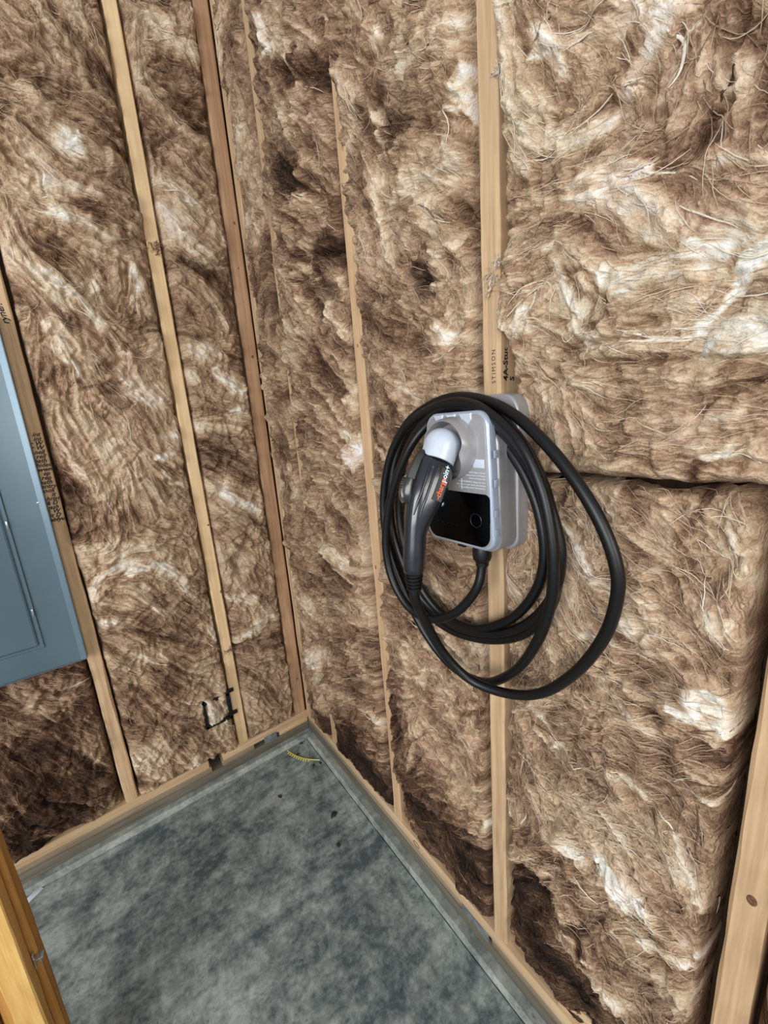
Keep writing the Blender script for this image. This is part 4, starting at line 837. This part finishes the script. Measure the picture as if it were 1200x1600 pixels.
pad = part('thumb_pad', loft_mesh('thumb_pad', pd, angle=50), M_GUN, gun)
for k in range(8):
    c = latch_pt(.047+.0040*k, .0134 if k < 5 else .0126-.0012*(k-4))
    part('grip_ridge', tube('grip_ridge', [c+GS*(-.0082), c+GS*(.0082)], .0011, 6), M_BLACK, gun)
bm = bmesh.new(); bmesh.ops.create_cone(bm, cap_ends=True, segments=16, radius1=.0019, radius2=.0016, depth=.001)
bmesh.ops.transform(bm, matrix=Matrix.Translation(Vector((-.103, YC+.006, 1.272))-GS*.0268+gn*.0095) @ GS.to_track_quat('Z', 'Y').to_matrix().to_4x4(), verts=bm.verts)
part('side_screw', bm_mesh('side_screw', bm), M_BLACK, gun)
bm = bmesh.new(); bmesh.ops.create_uvsphere(bm, u_segments=14, v_segments=8, radius=.0042)
bmesh.ops.translate(bm, verts=bm.verts, vec=Vector((-.125, YC+.006, 1.232))-gn*.029-GS*.006)
part('lock_stud', bm_mesh('lock_stud', bm), M_STEEL, gun)
# logo plate on the flat side
lp0 = Vector((-.1010, YC+.006, 1.2770))-GS*.0272-gn*.0135
up = -gx
corners = [lp0+gx*.0530-gn*.0078, lp0-gx*.0-gn*.0078, lp0+gn*.0078, lp0+gx*.0530+gn*.0078]
rings = [[c+GS*.003 for c in corners], [c for c in corners]]
M_PLATE = plain('matt_black_plate', (22, 23, 26), 0.45, 0, 0.03)
lpl = part('logo_plate', loft_mesh('logo_plate', rings, angle=20), M_PLATE, gun)
M_ORANGE = plain('orange_print', (240, 100, 52), 0.5, 0, 0); M_WHITE = plain('white_logo_print', (208, 236, 246), 0.5, 0, 0)
lb = lp0+gx*.0505-gn*.0040-GS*.0003
text_mesh('brand_lettering', '-charge', .0118, lb, up, gn, M_ORANGE, gun, ext=.0001, bold=.00018)
text_mesh('brand_lettering', 'poin+', .0118, lb+up*.0285, up, gn, M_WHITE, gun, ext=.0001, bold=.00018)
# strain relief of ringed rubber
sr = []
for i in range(34):
    t = i/33; z = 1.1135-.029*t; r = .0156-.0034*t-(.0020 if (i % 7) in (4, 5, 6) and i < 31 else 0)
    sr.append([(-.1571-.0008*t+r*math.cos(2*math.pi*j/24), YC+.006+r*math.sin(2*math.pi*j/24), z) for j in range(24)])
part('strain_relief', loft_mesh('strain_relief', sr, angle=35), M_RUBBER, gun)
# cable gland under the housing
gl = [[(-.022+r*math.cos(2*math.pi*j/24), YC-.022+r*math.sin(2*math.pi*j/24), z) for j in range(24)] for r, z in ((.0150, 1.134), (.0165, 1.126), (.0168, 1.112), (.0150, 1.106), (.0118, 1.102), (.0112, 1.095))]
part('cable_gland', loft_mesh('cable_gland', gl, angle=30), M_BLACK)
CABLE=[(-0.0300,-1.0551,1.1181),(-0.0300,-1.0501,1.0872),(-0.0300,-1.0375,1.0544),(-0.0360,-1.0123,1.0141),(-0.0450,-0.9799,0.9820),(-0.0550,-0.9293,0.9599),(-0.0620,-0.8740,0.9698),(-0.0680,-0.8323,1.0222),(-0.0700,-0.8206,1.0930),(-0.0700,-0.8369,1.1703),(-0.0660,-0.8653,1.2390),(-0.0550,-0.9018,1.3038),(-0.0350,-0.9330,1.3440),(-0.0200,-0.9794,1.3645),(-0.0120,-1.0258,1.3540),(-0.0120,-1.0726,1.3194),(-0.0120,-1.1109,1.2776),(-0.0120,-1.1404,1.2239),(-0.0120,-1.1551,1.1706),(-0.0100,-1.1556,1.1235),(-0.0050,-1.1394,1.0718),(-0.0020,-1.1033,1.0166),(-0.0020,-1.0550,0.9745),(-0.0040,-0.9939,0.9456),(-0.0100,-0.9291,0.9487),(-0.0200,-0.8738,0.9941),(-0.0300,-0.8430,1.0657),(-0.0350,-0.8295,1.1510),(-0.0350,-0.8414,1.2419),(-0.0340,-0.8837,1.3139),(-0.0340,-0.9398,1.3574),(-0.0340,-0.9935,1.3739),(-0.0340,-1.0452,1.3633),(-0.0340,-1.0948,1.3316),(-0.0340,-1.1375,1.2890),(-0.0320,-1.1700,1.2355),(-0.0300,-1.1876,1.1856),(-0.0280,-1.1932,1.1428),(-0.0200,-1.1795,1.0860),(-0.0080,-1.1441,1.0291),(-0.0020,-1.0927,0.9793),(0.0000,-1.0226,0.9433),(-0.0040,-0.9409,0.9333),(-0.0160,-0.8714,0.9679),(-0.0280,-0.8269,1.0389),(-0.0340,-0.7988,1.1314),(-0.0300,-0.8055,1.2318),(-0.0200,-0.8318,1.3061),(-0.0140,-0.8877,1.3613),(-0.0120,-0.9649,1.3861),(-0.0120,-1.0307,1.3755),(-0.0120,-1.0816,1.3452),(-0.0120,-1.1245,1.2996),(-0.0120,-1.1552,1.2451),(-0.0120,-1.1749,1.1793),(-0.0120,-1.1803,1.1200),(-0.0060,-1.1673,1.0557),(-0.0000,-1.1296,0.9971),(0.0040,-1.0786,0.9545),(0.0040,-1.0075,0.9243),(0.0020,-0.9246,0.9141),(-0.0060,-0.8433,0.9440),(-0.0160,-0.7940,1.0191),(-0.0220,-0.7670,1.1158),(-0.0200,-0.7724,1.2206),(-0.0220,-0.8171,1.3063),(-0.0300,-0.8923,1.3548),(-0.0360,-0.9726,1.3766),(-0.0380,-1.0398,1.3738),(-0.0420,-1.0988,1.3435),(-0.0480,-1.1450,1.3054),(-0.0500,-1.1742,1.2527),(-0.0500,-1.1887,1.1997),(-0.0480,-1.1943,1.1438),(-0.0400,-1.1857,1.0740),(-0.0280,-1.1552,0.9923),(-0.0180,-1.1040,0.9092),(-0.0120,-1.0300,0.8461),(-0.0120,-0.9437,0.8403),(-0.0180,-0.8736,0.8890),(-0.0300,-0.8230,0.9769),(-0.0400,-0.7901,1.0712),(-0.0400,-0.7813,1.1740),(-0.0360,-0.8093,1.2740),(-0.0280,-0.8576,1.3412),(-0.0220,-0.9141,1.3744),(-0.0160,-0.9783,1.3884),(-0.0160,-1.0436,1.3797),(-0.0260,-1.1098,1.3542),(-0.0400,-1.1719,1.3136),(-0.0480,-1.2232,1.2634),(-0.0500,-1.2589,1.2114),(-0.0480,-1.2780,1.1605),(-0.0420,-1.2783,1.1155),(-0.0340,-1.2615,1.0509),(-0.0260,-1.2203,0.9722),(-0.0240,-1.1617,0.9020),(-0.0300,-1.0963,0.8683),(-0.0500,-1.0319,0.8714),(-0.0800,-0.9974,0.9212),(-0.1120,-0.9896,0.9901),(-0.1380,-0.9965,1.0516),(-0.1500,-1.0067,1.0858),]

CB = list(CABLE)
CB[0] = (-.022, YC-.022, 1.115); CB[1] = (-.0235, YC-.0215, 1.088)
CB[-1] = (-.1578, YC+.006, 1.088); CB[-2] = (-.153, YC+.010, 1.060)
part('cable', tube('cable', CB, .0085, 16, 5), M_RUBBER, label='thick black cable wound five times round the charging station')

# ---------------------------------------------------------------- low voltage bracket on the left wall
bk = empty('box_bracket', (-.33, W, .265), 'black plastic open box bracket low on the left wall, against the pale stud', 'bracket')
bkM = Matrix.Translation(-Vector((-.33, W, .265)))
def bar(name, a, b, mat=M_BLACK, bev=.001, rot=0):
    o = link(name, box_mesh(name, a, b, bev), mat, bk); o.matrix_parent_inverse = bkM; return o
x0, x1, z0, z1 = -.378, -.278, .262, .385
bar('side_bar', (x0, .010, z0), (x0+.011, .026, z1-.01)); bar('side_bar', (x1-.011, .010, z0), (x1, .026, z1))
bar('lower_bar', (x0, .010, z0), (x1, .024, z0+.011)); bar('upper_bar', (x0, .010, z1-.022), (x1, .024, z1-.010))
bar('mounting_tab', (x1-.004, .0245, z0+.002), (x1+.022, .0298, z0+.018)); bar('mounting_tab', (x1-.004, .0245, z1-.022), (x1+.022, .0298, z1-.006))
bar('corner_ear', (x1-.030, .012, z1-.014), (x1-.004, .022, z1+.012))

# ---------------------------------------------------------------- small loose things
st = bmesh.new()
P0, P1 = Vector((-.094, -.008, .004)), Vector((-.010, -.146, .004))
M_YEL = plain('yellow_plastic', (222, 214, 110), 0.45, 0, 0.05)
strip = empty('nail_strip', P0.lerp(P1, .5)-Vector((0, 0, .004)), 'toothed yellow plastic strip lying on the concrete in the corner', 'debris')
SM = Matrix.Translation(-strip.location)
st.free()
sp = []; dirn = (P1-P0).normalized(); side = Vector((-dirn.y, dirn.x, 0))
for i in range(15):
    t = i/14; sp.append(P0.lerp(P1, t)+side*(-.014*math.sin(math.pi*t))+Vector((0, 0, .0005)))
o = link('band', tube('band', sp, .0018, 6, 2), M_YEL, strip); o.matrix_parent_inverse = SM
for i in range(10):
    p = sp[1+i]+(sp[2+i]-sp[1+i])*.2
    bm = bmesh.new(); bmesh.ops.create_cone(bm, cap_ends=True, segments=8, radius1=.0034, radius2=.0026, depth=.009)
    bmesh.ops.transform(bm, matrix=Matrix.Translation(p-side*.006+Vector((0, 0, .0002))) @ (-side).to_track_quat('Z', 'Y').to_matrix().to_4x4(), verts=bm.verts)
    o = link('tooth', bm_mesh('tooth', bm), M_YEL, strip); o.matrix_parent_inverse = SM

def chip(name, loc, r, h, mat, label, cat, seed, rot=0.0, group=None, asp=1.5):
    rs_ = random.Random(seed); bm = bmesh.new()
    bmesh.ops.create_icosphere(bm, subdivisions=2, radius=1)
    for v in bm.verts:
        k = 1+rs_.uniform(-.25, .25); v.co = Vector((v.co.x*r*asp*k, v.co.y*r*k, v.co.z*h*k+h*.8))
    me = bm_mesh(name, bm)
    o = link(name, me, mat, None, label=label, cat=cat, loc=loc, group=group); o.rotation_euler = (0, 0, rot); return o
M_DIRT = plain('dark_debris', (48, 44, 40), 0.9, 0, 0.2, 200)
for i, (x, y, lab) in enumerate(((-.028, -.008, 'dark crumb beside the corner of the slab'), (-.040, -.150, 'dark crumb below the end of the yellow strip'), (-.014, -.158, 'dark crumb between yellow strip and ledge'),
                                 (-.066, -.052, 'dark crumb above the middle of the yellow strip'))):
    chip('crumb', (x, y, 0), .0045, .002, M_DIRT, lab, 'debris', 60+i, i, group='dark crumbs in the slab corner')
chip('stone_chip', (-.085, -.392, 0), .009, .003, M_DIRT, 'brown flake lying on the slab right of its middle', 'debris', 71, .4)
chip('stone_chip', (-.125, -.495, 0), .006, .003, M_DIRT, 'small dark pebble on the slab, nearest the viewer', 'debris', 72, 1.2)
chip('stone_chip', (-.205, -.195, 0), .006, .003, M_DIRT, 'small dark pebble on the slab, nearest the left wall', 'debris', 73, 2.2)
# white paper tag on the floor
tg = bmesh.new(); bm_box(tg, -.022, .022, -.010, .010, 0, .0012, .0004)
M_PAPER = plain('white_paper', (214, 220, 228), 0.6, 0, 0.05, 60)
tag_o = link('paper_tag', bm_mesh('paper_tag', tg), M_PAPER, None, label='small white torn tag on the floor behind the yellow posts', cat='tag', loc=(-.940, -.008, .0006))
tag_o.rotation_euler = (0, .02, .62)
# wood offcut lying on the right ledge
oc = link('wood_offcut', box_mesh('wood_offcut', (-.019, -.045, 0), (.019, .045, .034), .002), wd(('tan', 'Y')), None, label='short wood offcut resting on the right bottom plate', cat='offcut', loc=(W+.030, -1.215, PZ+.001))
oc.rotation_euler = (0, 0, .25)
# wool tufts stuck to the studs
def tuft(label, c, ax, n, length, wid, seed, tone, normal):
    rs_ = np.random.RandomState(seed); Vs = []; Fs = []; off = 0; c = Vector(c); ax = Vector(ax).normalized(); normal = Vector(normal); sd = ax.cross(normal)
    for i in range(n):
        p = c+ax*rs_.uniform(-.5, .5)*length+sd*rs_.randn()*wid*.5+normal*abs(rs_.randn())*.002; th = rs_.randn()*.5; pts = []
        cu = rs_.randn()*.35
        for k in range(9):
            pts.append(p.copy()); th += cu*.9+rs_.randn()*.10
            p = p+(ax*math.cos(th)+sd*math.sin(th))*length*.07+normal*rs_.randn()*.0008
        for k in range(9):
            if (pts[k]-c).dot(normal) < .0005: pts[k] = pts[k]+normal*(.0008-(pts[k]-c).dot(normal))
        r = abs(rs_.randn())*.0008+.0004
        vs, fs = loft([[q+(sd*math.cos(a)+normal*math.sin(a))*r*math.sin(math.pi*(k+.6)/9.2) for a in (0, 2.1, 4.2)] for k, q in enumerate(pts)])
        Vs += vs; Fs += [tuple(j+off for j in f) for f in fs]; off += len(vs)
    me = mesh_of('wool_tuft', Vs, Fs, True)
    at = me.attributes.new('fib', 'FLOAT_COLOR', 'POINT')
    cc = np.clip((tone+rs_.randn(len(Vs))*.25+4)/8, 0, 1)
    at.data.foreach_set('color', np.stack([cc, cc, cc, cc*0+1], -1).reshape(-1).astype(np.float32))
    return link('wool_tuft', me, M_STRAND, None, label=label, cat='insulation', group='wool tufts caught on the studs')
tuft('curled pale wool tuft caught on the stud above the charging station', (W-.001, -1.034, 1.566), (0, -.55, 1), 46, .040, .006, 5, 1.0, (-1, 0, 0))
tuft('small brown wool tuft stuck on the upper part of the pale stud', (-.250, W-.001, 1.925), (.3, 0, 1), 40, .035, .010, 6, -.1, (0, -1, 0))
tuft('little curl of pale wool on the stud near the top, right of centre', (W-.002, -1.050, 1.83), (0, .3, 1), 16, .018, .006, 7, 1.6, (-1, 0, 0))
tuft('frayed wool wisp across the lower part of the pale stud', (-.250, W-.001, .535), (1, 0, .1), 34, .034, .006, 8, .0, (0, -1, 0))

# ---------------------------------------------------------------- posts in the left foreground
def post(label, x0, x1, y0, y1, tint, seed):
    xc, yc = (x0+x1)/2, (y0+y1)/2
    o = link('timber_post', stud_mesh('timber_post', 2.4, seed, .0025, x1-x0, y1-y0, .0008), wd((tint, 'Z')), None, label=label, cat='post', loc=(xc, y0, 0), group='timber posts in the left foreground')
    return o
post('pale sunlit timber post, nearest in the lower left corner', -.853, -.815, -.634, -.600, 'lit', 81)
p2 = post('darker ochre timber post just behind the sunlit one', -.880, -.8065, -.592, -.556, 'shaded', 82)
post('brown timber post at the far left, partly cut by the picture edge', -.925, -.884, -.6, -.556, 'shaded', 83)
cl = empty('strap_clip', (-.812, -.600, .40), 'shiny zinc clip wedged between the two foreground posts', 'clip')
CM = Matrix.Translation(-Vector((-.812, -.600, .40)))
for nm, a, b in (('clip_plate', (-.8145, -.603, .385), (-.8125, -.585, .420)), ('clip_tongue', (-.8130, -.606, .405), (-.7990, -.5925, .4085)), ('clip_lip', (-.8050, -.6055, .392), (-.8030, -.5925, .407))):
    o = link(nm, box_mesh(nm, a, b, .0006), M_STEEL, cl); o.matrix_parent_inverse = CM
